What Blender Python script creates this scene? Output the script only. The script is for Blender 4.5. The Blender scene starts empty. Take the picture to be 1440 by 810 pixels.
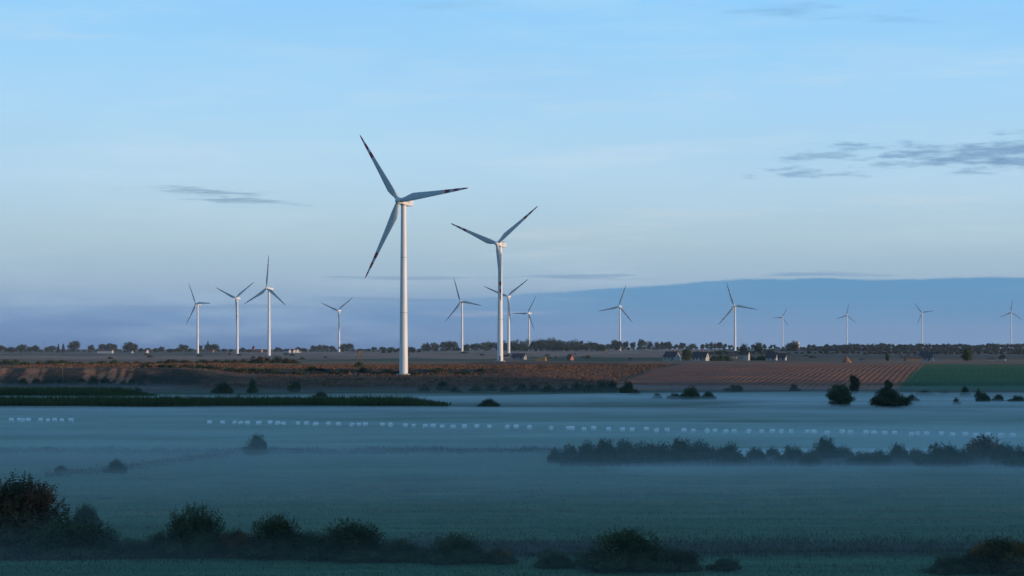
import bpy, math, random
import numpy as np
from mathutils import Matrix, Vector

SC = bpy.context.scene
COL = SC.collection
random.seed(7)
RNG = np.random.default_rng(11)
F, CX, HY, CZ = 3000.0, 720.0, 488.0, 20.0      # focal length in photo pixels, centre column, horizon row, eye height


def R(d):
    return math.radians(d)


def lin(r, g, b):
    def f(c):
        c /= 255.0
        return c / 12.92 if c <= 0.04045 else ((c + 0.055) / 1.055) ** 2.4
    return (f(r), f(g), f(b), 1.0)


# ------------------------------------------------------------------ terrain
def sstep(a, b, x):
    t = np.clip((np.asarray(x, float) - a) / (b - a), 0, 1)
    return t * t * (3 - 2 * t)


_waves = [(RNG.uniform(0, 6.28), RNG.uniform(0, 6.28), RNG.uniform(0, 6.28)) for _ in range(40)]


def wob(x, y, scale, k=0):
    """cheap smooth pseudo noise in -1..1"""
    s = 0
    for i in range(6):
        a, p, q = _waves[(k * 6 + i) % 40]
        f = 1.0 + 0.55 * i
        s = s + np.sin((np.cos(a) * x + np.sin(a) * y) * f / scale + p + 1.3 * np.sin((np.sin(a) * x - np.cos(a) * y) * 0.6 * f / scale + q)) / (1 + 0.35 * i)
    return s / 3.4


def fbm(x, y, scale, k=0):
    return (wob(x, y, scale, k) + .6 * wob(x + 31, y, scale * .45, k + 1) + .4 * wob(x, y + 17, scale * .21, k + 2) + .3 * wob(x + 5, y, scale * .1, k + 3)) / 1.5


PL = ([0, 940, 962, 983, 1000, 1100, 1300, 1700, 3000, 14000], [.4, .5, 2, 3.4, 10, 10.6, 10.2, 9.6, 9.3, 6])
PC = ([0, 925, 960, 1000, 1020, 1030, 1042, 1200, 1450, 2000, 4000, 14000], [.4, .5, 3.2, 6.3, 7.0, 8.5, 9.3, 9.4, 10.3, 9.8, 9.6, 6])
PR = ([0, 938, 950, 1000, 1080, 1160, 1250, 1350, 2000, 4000, 14000], [.4, .5, .9, 3.0, 6.2, 8.5, 10, 9.7, 9.6, 9.6, 6])


def ground_z(X, D):
    X = np.asarray(X, float)
    D = np.asarray(D, float)
    wl = 1 - sstep(-165, -118, X + 10 * wob(X, D, 40, 1))
    wr = sstep(0, 62, X + 6 * wob(X, D, 30, 2))
    Dn = D + np.where((D > 900) & (D < 1100), 7 * wob(X, D * 0.3, 22, 3) + 3 * wob(X, D, 7, 0), 0)
    z = wl * np.interp(Dn, *PL) + (1 - wl) * ((1 - wr) * np.interp(Dn, *PC) + wr * np.interp(D, *PR))
    z = z + 0.16 * wob(X, D, 17, 4) * (1 - sstep(900, 960, D)) + 0.25 * wob(X, D, 90, 5) * sstep(1300, 1700, D)
    # low rise under the stubble field and the higher ground far off on the right
    z = z + 4.5 * np.exp(-((X - 150) / 480) ** 2 - ((D - 3800) / 900) ** 2)
    z = z + 6.0 * sstep(3000, 5000, D) * sstep(0.03, 0.12, X / np.maximum(D, 1)) * (1 - sstep(5200, 9000, D))
    # drainage ditches across the meadow
    z = z - 0.5 * np.exp(-((D - 207 - 4 * np.sin(X / 40)) / 5) ** 2)
    # the slope the viewer stands on, and an added unseen hill shading the valley
    z = z + 17.2 * (1 - sstep(5, 110, D))
    z = z + 52 * sstep(255, 420, X - 0.02 * D) * (1 - sstep(760, 930, D))
    return z


def gz(x, d):
    return float(ground_z(x, d))


def Xof(px, d):
    return (px - CX) / F * d


def Zof(py, d):
    return CZ + (HY - py) / F * d


# ------------------------------------------------------------------ node helpers
class NT:
    def __init__(self, tree):
        self.t = tree

    def n(self, kind, **kw):
        nd = self.t.nodes.new(kind)
        for k, v in kw.items():
            setattr(nd, k, v)
        return nd

    def put(self, sock, v):
        if isinstance(v, bpy.types.NodeSocket):
            self.t.links.new(v, sock)
        elif v is not None:
            sock.default_value = v

    def m(self, op, a, b=None, c=None, clamp=False):
        nd = self.n('ShaderNodeMath', operation=op)
        nd.use_clamp = clamp
        self.put(nd.inputs[0], a)
        if b is not None:
            self.put(nd.inputs[1], b)
        if c is not None:
            self.put(nd.inputs[2], c)
        return nd.outputs[0]

    def mix(self, fac, a, b, blend='MIX'):
        nd = self.n('ShaderNodeMix', data_type='RGBA', blend_type=blend)
        self.put(nd.inputs[0], fac)
        self.put(nd.inputs[6], a)
        self.put(nd.inputs[7], b)
        return nd.outputs[2]

    def ss(self, a, b, x):
        nd = self.n('ShaderNodeMapRange', interpolation_type='SMOOTHSTEP')
        self.put(nd.inputs[0], x)
        nd.inputs[1].default_value = a
        nd.inputs[2].default_value = b
        nd.inputs[3].default_value = 0
        nd.inputs[4].default_value = 1
        return nd.outputs[0]

    def noise(self, vec, scale, detail=3, rough=.55):
        nd = self.n('ShaderNodeTexNoise')
        if vec is not None:
            self.put(nd.inputs['Vector'], vec)
        nd.inputs['Scale'].default_value = scale
        nd.inputs['Detail'].default_value = detail
        nd.inputs['Roughness'].default_value = rough
        return nd.outputs[0]

    def scaled(self, vec, s, rot=0):
        nd = self.n('ShaderNodeMapping')
        self.put(nd.inputs[0], vec)
        nd.inputs['Scale'].default_value = s
        nd.inputs['Rotation'].default_value = (0, 0, rot)
        return nd.outputs[0]

    def ramp(self, x, stops, interp='LINEAR'):
        nd = self.n('ShaderNodeValToRGB')
        cr = nd.color_ramp
        cr.interpolation = interp
        while len(cr.elements) < len(stops):
            cr.elements.new(0.5)
        for e, (p, c) in zip(cr.elements, stops):
            e.position = p
            e.color = c if len(c) == 4 else (*c, 1)
        self.put(nd.inputs[0], x)
        return nd.outputs[0]


def new_mat(name):
    m = bpy.data.materials.new(name)
    m.use_nodes = True
    m.node_tree.nodes.clear()
    t = NT(m.node_tree)
    out = t.n('ShaderNodeOutputMaterial')
    p = t.n('ShaderNodeBsdfPrincipled')
    m.node_tree.links.new(p.outputs[0], out.inputs[0])
    return m, t, p


def simple_mat(name, c1, c2=None, scale=4.0, rough=.7, detail=4, spec=.3, stretch=(1, 1, 1)):
    m, t, p = new_mat(name)
    c1 = (*c1[:3], 1)
    c2 = (*(c2 or c1)[:3], 1)
    tc = t.n('ShaderNodeTexCoord')
    f = t.noise(t.scaled(tc.outputs['Object'], stretch), scale, detail)
    t.put(p.inputs['Base Color'], t.mix(t.ss(.3, .7, f), c1, c2))
    p.inputs['Roughness'].default_value = rough
    p.inputs['Specular IOR Level'].default_value = spec
    return m


def leaf_mat(name, dark, light, warm=None, scale=3.0):
    m, t, p = new_mat(name)
    tc = t.n('ShaderNodeTexCoord')
    oi = t.n('ShaderNodeObjectInfo')
    f = t.noise(tc.outputs['Object'], scale, 3)
    c = t.mix(t.ss(.36, .64, f), (*dark, 1), (*light, 1))
    f2 = t.noise(tc.outputs['Object'], scale * 7, 2)
    c = t.mix(t.m('MULTIPLY', t.ss(.45, .75, f2), .6), c, (light[0] * 1.3, light[1] * 1.25, light[2], 1))
    if warm:
        f3 = t.noise(tc.outputs['Object'], scale * .7, 2)
        sz_ = t.n('ShaderNodeSeparateXYZ')
        t.put(sz_.inputs[0], tc.outputs['Object'])
        c = t.mix(t.m('MULTIPLY', t.ss(.38, .6, f3), t.ss(.35, .85, sz_.outputs[2])), c, (*warm, 1))
    hs = t.n('ShaderNodeHueSaturation')
    t.put(hs.inputs['Hue'], t.m('ADD', .485, t.m('MULTIPLY', oi.outputs['Random'], .03)))
    t.put(hs.inputs['Value'], t.m('ADD', .8, t.m('MULTIPLY', oi.outputs['Random'], .4)))
    t.put(hs.inputs['Color'], c)
    t.put(p.inputs['Base Color'], hs.outputs[0])
    p.inputs['Roughness'].default_value = .75
    p.inputs['Specular IOR Level'].default_value = .2
    return m


# ------------------------------------------------------------------ mesh helpers
class MB:
    def __init__(self):
        self.v, self.f, self.mi, self.sm = [], [], [], []

    def add(self, vs, fs, mi=0, smooth=False):
        b = len(self.v)
        self.v += [tuple(v) for v in vs]
        for f in fs:
            self.f.append(tuple(b + i for i in f))
            self.mi.append(mi)
            self.sm.append(smooth)

    def box(self, x0, x1, y0, y1, z0, z1, mi=0):
        vs = [(x, y, z) for z in (z0, z1) for y in (y0, y1) for x in (x0, x1)]
        self.add(vs, [(0, 2, 3, 1), (4, 5, 7, 6), (0, 1, 5, 4), (2, 6, 7, 3), (0, 4, 6, 2), (1, 3, 7, 5)], mi)

    def tube(self, pts, rads, n=8, mi=0, smooth=True):
        pts = [Vector(p) for p in pts]
        rings = []
        for i, p in enumerate(pts):
            d = (pts[min(i + 1, len(pts) - 1)] - pts[max(i - 1, 0)]).normalized()
            a = d.cross(Vector((0, 1, 0)) if abs(d.y) < .9 else Vector((1, 0, 0))).normalized()
            b = d.cross(a)
            rings.append([p + (a * math.cos(2 * math.pi * k / n) + b * math.sin(2 * math.pi * k / n)) * rads[i] for k in range(n)])
        vs = [v for r in rings for v in r]
        fs = []
        for i in range(len(pts) - 1):
            for k in range(n):
                fs.append((i * n + k, i * n + (k + 1) % n, (i + 1) * n + (k + 1) % n, (i + 1) * n + k))
        self.add(vs, fs, mi, smooth)
        self.add(rings[0], [tuple(range(n))[::-1]], mi)
        self.add(rings[-1], [tuple(range(n))], mi)

    def loft(self, rings, mi=0, smooth=True, caps=True, mis=None):
        n = len(rings[0])
        b = len(self.v)
        self.v += [tuple(v) for r in rings for v in r]
        for i in range(len(rings) - 1):
            for k in range(n):
                self.f.append((b + i * n + k, b + i * n + (k + 1) % n, b + (i + 1) * n + (k + 1) % n, b + (i + 1) * n + k))
                self.mi.append(mis[i] if mis else mi)
                self.sm.append(smooth)
        if caps:
            self.add(rings[0], [tuple(range(n))[::-1]], mi)
            self.add(rings[-1], [tuple(range(n))], mis[-1] if mis else mi)

    def mesh(self, name, mats):
        me = bpy.data.meshes.new(name)
        me.from_pydata(self.v, [], self.f)
        for m in (mats if isinstance(mats, (list, tuple)) else [mats]):
            me.materials.append(m)
        me.polygons.foreach_set('material_index', self.mi)
        me.polygons.foreach_set('use_smooth', self.sm)
        me.update()
        return me

    def build(self, name, mats, parent=None):
        return link(name, self.mesh(name, mats), parent)


def link(name, me, parent=None):
    o = bpy.data.objects.new(name, me)
    COL.objects.link(o)
    if parent is not None:
        o.parent = parent
    return o


def quad_mesh(name, V, n_per, mats, mi=None):
    """V: (n, n_per, 3) array of separate faces"""
    V = np.asarray(V, np.float32)
    n = len(V)
    me = bpy.data.meshes.new(name)
    me.vertices.add(n * n_per)
    me.vertices.foreach_set('co', V.reshape(-1))
    me.loops.add(n * n_per)
    me.loops.foreach_set('vertex_index', np.arange(n * n_per, dtype=np.int32))
    me.polygons.add(n)
    me.polygons.foreach_set('loop_start', np.arange(0, n * n_per, n_per, dtype=np.int32))
    for m in (mats if isinstance(mats, (list, tuple)) else [mats]):
        me.materials.append(m)
    if mi is not None:
        me.polygons.foreach_set('material_index', mi)
    me.update(calc_edges=True)
    me.validate()
    return me


def tag(o, label=None, cat=None, group=None, kind=None):
    if label:
        o['label'] = label
    if cat:
        o['category'] = cat
    if group:
        o['group'] = group
    if kind:
        o['kind'] = kind
    return o


def thing(name, label, cat, loc, rz=0, group=None):
    o = bpy.data.objects.new(name, None)
    COL.objects.link(o)
    o.location = loc
    o.rotation_euler = (0, 0, rz)
    o.empty_display_size = .5
    return tag(o, label, cat, group)


# ------------------------------------------------------------------ camera, light, sky
cam = bpy.data.cameras.new('camera')
cam.sensor_width = 36
cam.lens = 36 * F / 1440
cam.shift_y = (HY - 405) / 1440
cam.clip_end = 60000
co = bpy.data.objects.new('camera', cam)
co.location = (0, 0, CZ)
co.rotation_euler = (R(90), 0, 0)
COL.objects.link(co)
SC.camera = co

EXPO, SKY_S = 1.7, 0.15
UNIT = SKY_S * 2 ** EXPO
SUN_EL, SUN_AZ = 3.8, 109.0
SC.view_settings.view_transform = 'Standard'
SC.view_settings.look = 'None'
SC.view_settings.gamma = 1
SC.view_settings.use_curve_mapping = False
SC.view_settings.exposure = EXPO

sun = bpy.data.lights.new('sun', 'SUN')
sun.energy = 1.45
sun.angle = R(.5)
sun.color = (1.0, .71, .50)
so = bpy.data.objects.new('sun', sun)
sv = Vector((math.sin(R(SUN_AZ)) * math.cos(R(SUN_EL)), math.cos(R(SUN_AZ)) * math.cos(R(SUN_EL)), math.sin(R(SUN_EL))))
so.rotation_euler = sv.to_track_quat('Z', 'Y').to_euler()
so.location = (300, -100, 120)
COL.objects.link(so)


def build_world():
    w = bpy.data.worlds.new('World')
    SC.world = w
    w.use_nodes = True
    t = NT(w.node_tree)
    bg = w.node_tree.nodes['Background']
    bg.inputs[1].default_value = SKY_S
    sk = t.n('ShaderNodeTexSky', sky_type='NISHITA')
    sk.sun_disc = False
    sk.sun_elevation = R(SUN_EL)
    sk.sun_rotation = R(SUN_AZ)
    sk.air_density = 1.0
    sk.dust_density = .4
    sk.ozone_density = 3.0
    tc = t.n('ShaderNodeTexCoord')
    sep = t.n('ShaderNodeSeparateXYZ')
    t.put(sep.inputs[0], tc.outputs['Generated'])
    x, y, z = sep.outputs
    a = t.m('ARCTAN2', x, y)                       # azimuth from straight ahead
    e = t.m('MAXIMUM', z, 0.0)
    comb = t.n('ShaderNodeCombineXYZ')
    t.put(comb.inputs[0], a)
    t.put(comb.inputs[1], e)
    ae = comb.outputs[0]

    def C(r, g, b):
        c = lin(r, g, b)
        return (c[0] / UNIT, c[1] / UNIT, c[2] / UNIT, 1)
    # thin high veil over the clear sky: pale near the horizon, thinning upwards
    veil = t.ramp(t.m('MULTIPLY', e, 5.0), [(0, C(78, 116, 164)), (.063, C(97, 138, 184)), (.147, C(155, 181, 203)), (.263, C(174, 201, 216)),
                                            (.397, C(181, 215, 236)), (.563, C(170, 215, 246)), (.813, C(146, 208, 253)), (1, C(138, 203, 253))])
    nz = t.noise(t.scaled(ae, (7, 42, 1), .10), 1.0, 6, .62)
    nz2 = t.noise(t.scaled(ae, (2.2, 9, 1), -.1), 1.3, 3, .5)
    veil = t.mix(t.m('MULTIPLY', t.ss(.44, .76, nz), .30), veil, C(200, 224, 240))
    side = t.ss(-.05, .26, a)
    veil = t.mix(t.m('MULTIPLY', side, t.m('MULTIPLY', t.ss(.06, .17, e), .12)), veil, C(120, 190, 244))
    veil = t.mix(t.m('MULTIPLY', t.ss(.42, .7, nz2), t.m('MULTIPLY', t.ss(.03, .09, e), .22)), veil, C(146, 194, 236))
    f = t.m('SUBTRACT', 1.0, t.ss(.16, .55, e))
    col = t.mix(f, sk.outputs[0], veil)

    # distant bank of stratus along the horizon: crisp upper edge, higher towards the right
    wv = t.noise(t.scaled(ae, (16, 60, 1)), 1.0, 6, .6)
    edge = t.m('ADD', t.m('ADD', .0225, t.m('MULTIPLY', t.ss(-.05, .12, a), .0095)), t.m('MULTIPLY', t.m('SUBTRACT', wv, .5), .006))
    dif = t.m('SUBTRACT', edge, e)
    bank = t.ss(-.0003, .0012, dif)
    bank = t.m('MULTIPLY', bank, t.m('ADD', .25, t.m('MULTIPLY', t.ss(-.07, .07, a), .75)))
    bank = t.m('MULTIPLY', bank, t.ss(-.10, -.05, a))
    st = t.noise(t.scaled(ae, (9, 130, 1)), 1.0, 5, .6)
    bank = t.m('MULTIPLY', bank, t.m('ADD', .80, t.m('MULTIPLY', st, .4)), None, True)
    bank = t.m('MULTIPLY', bank, t.m('SUBTRACT', 1.0, t.m('MULTIPLY', t.ss(.52, .68, st), t.m('MULTIPLY', t.m('SUBTRACT', 1.0, t.ss(-.02, .08, a)), .8))))
    bcol = t.mix(t.ss(0, .03, e), C(112, 146, 186), C(90, 147, 190))
    col = t.mix(t.m('MULTIPLY', bank, .92), col, bcol)

    def streak(a0, e0, sa, se, amount, c, sc=(26, 170, 1), lo=.46, hi=.62, rot=0):
        """a broken streak of small dark cloud: a soft window times stretched noise"""
        nonlocal col
        da = t.m('DIVIDE', t.m('SUBTRACT', a, a0), sa)
        de = t.m('DIVIDE', t.m('SUBTRACT', t.m('SUBTRACT', e, e0), t.m('MULTIPLY', t.m('SUBTRACT', a, a0), rot)), se)
        g = t.m('POWER', 2.718, t.m('MULTIPLY', -1.0, t.m('ADD', t.m('MULTIPLY', da, da), t.m('MULTIPLY', de, de))))
        nn = t.noise(t.scaled(ae, sc), 1.0, 6, .62)
        v = t.ss(lo, hi, t.m('ADD', nn, t.m('MULTIPLY', t.m('SUBTRACT', g, 1.0), .32)))
        col = t.mix(t.m('MULTIPLY', t.m('MULTIPLY', v, t.ss(.05, .35, g)), amount), col, c)
    cd = C(98, 132, 166)
    streak(-.142, .0716, .036, .0028, .55, cd, (34, 360, 1), .30, .58, -.04)
    streak(-.122, .0678, .032, .0020, .50, cd, (34, 420, 1), .32, .60, -.02)
    streak(.228, .0885, .044, .0080, .72, C(104, 144, 184), (44, 260, 1), .26, .56, .04)
    streak(.232, .0840, .036, .0040, .60, C(108, 148, 186), (44, 300, 1), .30, .58, .04)
    streak(.196, .0880, .032, .0044, .62, C(112, 152, 190), (50, 300, 1), .32, .60)
    streak(.165, .0925, .032, .0030, .62, C(112, 152, 190), (56, 330, 1), .32, .60)
    streak(.140, .0810, .036, .0034, .66, C(112, 152, 190), (44, 300, 1), .30, .58)
    streak(.148, .0880, .034, .0040, .58, C(116, 156, 192), (50, 300, 1), .34, .62)
    streak(.176, .0850, .030, .0030, .50, C(116, 156, 192), (50, 300, 1), .34, .62)
    streak(.130, .1545, .060, .0060, 0.43, C(112, 164, 206), (26, 230, 1), .38, .72, -.05)
    streak(.175, .1490, .040, .0030, 0.32, C(112, 164, 206), (26, 300, 1), .38, .72, -.03)
    streak(-.03, .1590, .05, .005, 0.25, C(126, 178, 220), (22, 200, 1), .38, .72, .05)
    streak(-.035, .0325, .08, .0020, .55, C(126, 156, 186), (20, 420, 1), .38, .6)
    streak(.04, .0330, .07, .0026, .65, C(126, 158, 190), (18, 420, 1), .38, .6)
    streak(.16, .0335, .07, .0020, .6, C(116, 154, 192), (18, 420, 1), .38, .6)
    streak(-.145, .0180, .13, .0022, .6, C(112, 144, 184), (12, 420, 1), .36, .6)
    streak(-.20, .0130, .13, .0026, .5, C(112, 142, 182), (12, 420, 1), .36, .6)
    streak(-.06, .0222, .065, .0020, .6, C(112, 148, 186), (14, 420, 1), .36, .6)
    streak(-.01, .0160, .05, .0040, .5, C(160, 172, 200), (12, 240, 1), .38, .62)
    streak(.02, .135, .16, .016, .40, C(190, 222, 244), (9, 85, 1), .36, .72, .08)
    streak(-.14, .120, .10, .012, .34, C(192, 222, 242), (10, 90, 1), .36, .72, .05)
    streak(.20, .128, .08, .012, .40, C(192, 224, 244), (10, 90, 1), .36, .72, .10)
    streak(.08, .092, .14, .010, .36, C(204, 224, 236), (9, 90, 1), .36, .72, .07)
    streak(-.10, .090, .12, .010, .30, C(202, 220, 232), (9, 90, 1), .36, .72, .03)
    streak(.04, .052, .10, .016, .45, C(208, 216, 222), (10, 90, 1), .40, .68, .08)
    streak(.17, .066, .09, .014, .42, C(206, 220, 228), (10, 80, 1), .40, .68, .06)
    streak(.11, .118, .12, .022, .34, C(196, 220, 236), (12, 70, 1), .42, .70, .10)
    streak(-.20, .150, .08, .016, .40, C(196, 220, 238), (12, 80, 1), .40, .70, .08)
    streak(-.06, .110, .12, .014, .30, C(196, 220, 236), (10, 80, 1), .42, .70, .06)
    t.put(bg.inputs[0], col)


build_world()

# ------------------------------------------------------------------ ground sheet
def build_ground():
    ys = np.concatenate([np.linspace(-600, 0, 14)[:-1], np.linspace(0, 120, 26)])
    rows = []
    py = np.arange(960.0, 640, -3.0)
    rows.append(CZ * F / (py - HY))
    py = np.arange(640.0, 552, -1.5)
    rows.append(CZ * F / (py - HY))
    d0 = rows[-1][-1]
    rows.append(np.arange(d0 + 4, 960, 5.0))
    rows.append(np.arange(960, 1060, 1.6))
    rows.append(np.arange(1060, 1300, 4))
    rows.append(1300 * (14000 / 1300) ** np.linspace(0, 1, 95))
    D = np.concatenate([ys] + rows)
    D = np.unique(np.round(D[(D <= 120) | (D > 121)], 3))
    t = np.concatenate([-np.geomspace(4.2, 1.02, 60), np.linspace(-1, 1, 820), np.geomspace(1.02, 4.2, 60)])
    half = np.sqrt(300.0 ** 2 + (0.262 * np.maximum(D, 0)) ** 2)
    DD, TT = np.meshgrid(D, t, indexing='ij')
    XX = TT * half[:, None]
    ZZ = ground_z(XX, DD)
    nr, nc = XX.shape
    V = np.stack([XX, DD, ZZ], -1).reshape(-1, 3).astype(np.float32)
    i = np.arange((nr - 1) * (nc - 1))
    r, c = i // (nc - 1), i % (nc - 1)
    a = r * nc + c
    q = np.stack([a, a + 1, a + nc + 1, a + nc], -1).astype(np.int32)
    me = bpy.data.meshes.new('ground')
    me.vertices.add(len(V))
    me.vertices.foreach_set('co', V.reshape(-1))
    me.loops.add(q.size)
    me.loops.foreach_set('vertex_index', q.reshape(-1))
    me.polygons.add(len(q))
    me.polygons.foreach_set('loop_start', np.arange(0, q.size, 4, dtype=np.int32))
    me.update(calc_edges=True)
    me.polygons.foreach_set('use_smooth', np.ones(len(q), bool))

    # what grows where: colour of the land cover, furrow and tuft weights, per point
    X, Y = XX, DD
    col = np.zeros((nr, nc, 3))
    fur = np.zeros((nr, nc))
    n1, n2, n3 = wob(X, Y, 33, 0), wob(X, Y * .3, 9, 1), wob(X, Y, 120, 2)

    def paint(w, c):
        nonlocal col
        w = np.clip(w, 0, 1)[..., None]
        col = col * (1 - w) + np.array(c) * w

    def band(v, a, b, s):
        return sstep(a - s, a + s, v) * (1 - sstep(b - s, b + s, v))
    grass, meadow, straw = (.042, .120, .060), (.052, .120, .058), (.120, .130, .060)
    heath, soil, stub = (.135, .062, .035), (.255, .092, .042), (.24, .155, .115)
    dark, green, sand = (.026, .030, .020), (.018, .080, .030), (.27, .13, .075)
    paint(np.ones_like(X), meadow)
    paint((1 - sstep(206, 216, Y + 4 * n1)), grass)
    paint(band(Y, 240, 395, 20) * sstep(-.05, .5, fbm(X * .22, Y, 2.6, 1)) * .8, straw)
    paint(band(Y, 240, 520, 20) * sstep(.0, .45, fbm(X * .2, Y, 1.7, 3)) * .8, (.024, .066, .034))
    paint(band(Y, 392, 470, 14) * .5, grass)
    paint(band(Y - .35 * (X + 150), 330, 352, 5) * (X < -60) * .7, (.075, .050, .034))     # reddish reed line
    paint(band(Y, 199, 216, 3) * .8, dark)
    paint(band(Y, 396, 408, 3) * (1 - sstep(0, 30, X)) * .8, dark)
    paint(sstep(560, 640, Y), (.045, .07, .034))
    # foot of the bank and heath
    up = sstep(925, 945, Y + 6 * n1)
    paint(up, heath)
    paint(up * sstep(-.2, .5, n2 + .6 * n1) * .6, (.070, .048, .026))
    paint(up * sstep(.05, .45, fbm(X * .4, Y * .8, 3.6, 3)) * .75, (.030, .042, .024))
    paint(up * sstep(.1, .6, fbm(X * .4, Y, 4.5, 1)) * .6, (.19, .105, .055))
    paint(up * sstep(.3, .7, fbm(X * .5, Y, 2.2, 5)) * .6, (.17, .060, .036))
    paint(up * (1 - sstep(948, 962, Y + 6 * n2)) * .8, dark)
    # terrace edge in deep scrub, centre-left
    cl = (1 - sstep(-25, 6, X))
    paint(band(Y, 1016, 1050, 4) * cl * .92, dark)
    # left bank: dark slope with bare sandy scars
    le = 1 - sstep(-150, -120, X)
    paint(le * band(Y, 966, 1010, 4) * .9, (.040, .036, .028))
    rough = fbm(X, Y * .5, 1.7, 4)
    paint(le * band(Y, 966, 1010, 4) * sstep(-.1, .4, fbm(X, Y * .6, 2.4, 2)) * .9, (.026, .036, .026))
    for (px, w) in ((2, 9), (38, 6), (48, 11), (60, 5), (122, 9), (128, 4), (142, 6), (157, 6), (172, 5), (183, 4)):
        xc = Xof(px, 992)
        paint(le * sstep(.35, .8, .9 * np.exp(-((X - xc + 1.5 * n1) / (w / 2.6)) ** 2) + .75 * rough * np.exp(-((X - xc) / w) ** 2)) * band(Y + 9 * rough, 980, 1003, 2), sand)
    paint(le * band(Y, 976, 1004, 3) * sstep(.25, .6, rough) * .7, (.13, .075, .05))
    paint(le * band(Y, 1010, 1090, 14) * .75, (.12, .075, .04))
    paint(le * band(Y, 1090, 1290, 30) * .85, (.032, .036, .022))
    # strips of farmland on the plateau
    far = sstep(1280, 1320, Y)
    paint(far, (.19, .105, .062))
    PXX = CX + F * X / np.maximum(Y, 1)
    paint(band(Y, 1480, 1760, 25) * band(PXX, 425, 700, 12), (.045, .080, .034))
    paint(band(Y, 1140, 1420, 20) * band(PXX, 250, 600, 20) * .7, (.19, .105, .05))
    paint(band(Y, 1290, 1420, 20) * band(PXX, 660, 880, 12) * .8, (.075, .040, .026))
    paint(band(Y, 1500, 2250, 40) * band(PXX, 735, 965, 6), (.040, .062, .036))
    paint(sstep(1750, 1900, Y) * (1 - sstep(720, 750, PXX)), stub)
    paint(sstep(2250, 2350, Y) * band(PXX, 700, 1000, 30), stub)
    paint(sstep(2600, 2700, Y) * band(PXX, -300, 330, 60) * .9, (.040, .055, .036))
    paint(band(Y, 3100, 3900, 60) * band(PXX, -300, 260, 30), (.12, .095, .075))
    paint(sstep(1700, 1900, Y) * sstep(985, 1030, PXX), (.060, .060, .045))
    paint(band(Y, 1850, 2100, 40) * sstep(1050, 1130, PXX) * .8, (.12, .075, .05))
    paint(band(Y, 2500, 3300, 80) * sstep(1150, 1200, PXX) * .7, (.10, .07, .052))
    fa_ = sstep(1350, 1500, Y)
    paint(fa_ * sstep(.0, .35, fbm(X * .35, Y * .12, 16, 2)) * .55, (.050, .056, .040))
    paint(fa_ * sstep(.1, .4, fbm(X * .3, Y * .12, 22, 4)) * .55 * (1 - .8 * sstep(960, 1040, PXX) * sstep(1600, 1700, Y)), (.23, .14, .085))
    paint(sstep(4500, 5500, Y), (.060, .066, .050))
    # ploughed slope and green crop on the right
    bl = 50 + (Y - 1000) * .191 + 3 * n1                      # left border
    bg_ = 171 + (Y - 950) * .238 + 1.5 * n1                    # border to the crop
    on = sstep(942, 950, Y + 3 * n1) * (1 - sstep(1300, 1330, Y))
    w = on * sstep(-2, 2, X - bl)
    paint(w, soil)
    paint(w * sstep(-.1, .6, fbm(X, Y, 12, 4) + .5 * (1 - sstep(-.1, .6, (X - 110) / 90))) * .7, (.105, .062, .050))
    paint(w * sstep(.1, .7, fbm(X * .7, Y, 5, 2)) * .55, (.27, .095, .050))
    paint(w * sstep(1235, 1275, Y) * .75, (.19, .108, .066))
    fur = fur * (1 - w) + w * (1 - sstep(1225, 1270, Y))
    paint(on * band(X - bl, -7, -1, 1.5) * .85, (.036, .040, .022))
    w2 = on * sstep(-2.5, 2.5, X - bg_ + 1.5 * fbm(X, Y, 1.5, 1))
    paint(w2 * (1 - sstep(1255, 1275, Y + .25 * (X - 240))), green)
    paint(w2 * sstep(1120, 1250, Y) * (1 - sstep(1255, 1275, Y + .25 * (X - 240))), (.062, .105, .034))
    paint(w2 * (1 - sstep(1255, 1275, Y + .25 * (X - 240))) * sstep(.0, .5, fbm(X * .8, Y * .5, 3, 2)) * .5, (.030, .090, .034))
    fur = fur * (1 - w2) + .2 * w2
    paint(band(Y, 938, 949, 3) * sstep(40, 60, X) * .7, dark)
    ca = me.attributes.new('cover', 'FLOAT_COLOR', 'POINT')
    ca.data.foreach_set('color', np.concatenate([col, np.ones((nr, nc, 1))], -1).reshape(-1).astype(np.float32))
    fa = me.attributes.new('furrow', 'FLOAT', 'POINT')
    fa.data.foreach_set('value', fur.reshape(-1).astype(np.float32))

    m, t, p = new_mat('land')
    at = t.n('ShaderNodeAttribute', attribute_name='cover')
    af = t.n('ShaderNodeAttribute', attribute_name='furrow')
    tc = t.n('ShaderNodeTexCoord')
    ob = tc.outputs['Object']
    c = at.outputs['Color']
    # mown swathes and patchiness, stretched across the valley
    s1 = t.noise(t.scaled(ob, (.030, .22, .1), .06), 1.0, 4, .6)
    s2 = t.noise(t.scaled(ob, (.25, .9, .3)), 1.0, 4, .6)
    s3 = t.noise(ob, 3.0, 3, .6)
    k = t.m('ADD', .42, t.m('MULTIPLY', s1, .55))
    k = t.m('ADD', k, t.m('MULTIPLY', s2, .42))
    k = t.m('ADD', k, t.m('MULTIPLY', s3, .20))
    k = t.m('POWER', k, 2.4)
    # furrows run up the slope
    wv = t.n('ShaderNodeTexWave', wave_type='BANDS', bands_direction='X', wave_profile='SIN')
    t.put(wv.inputs['Vector'], t.scaled(ob, (1, 1, 1), R(12.6)))
    wv.inputs['Scale'].default_value = .105
    wv.inputs['Distortion'].default_value = 2.2
    wv.inputs['Detail'].default_value = 1
    wv.inputs['Detail Scale'].default_value = .25
    fk = t.m('ADD', .87, t.m('MULTIPLY', t.m('MULTIPLY', wv.outputs['Fac'], s1), .52))
    fk = t.m('ADD', 1.0, t.m('MULTIPLY', af.outputs['Fac'], t.m('SUBTRACT', fk, 1.0)))
    vm = t.n('ShaderNodeVectorMath', operation='SCALE')
    t.put(vm.inputs[0], c)
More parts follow.
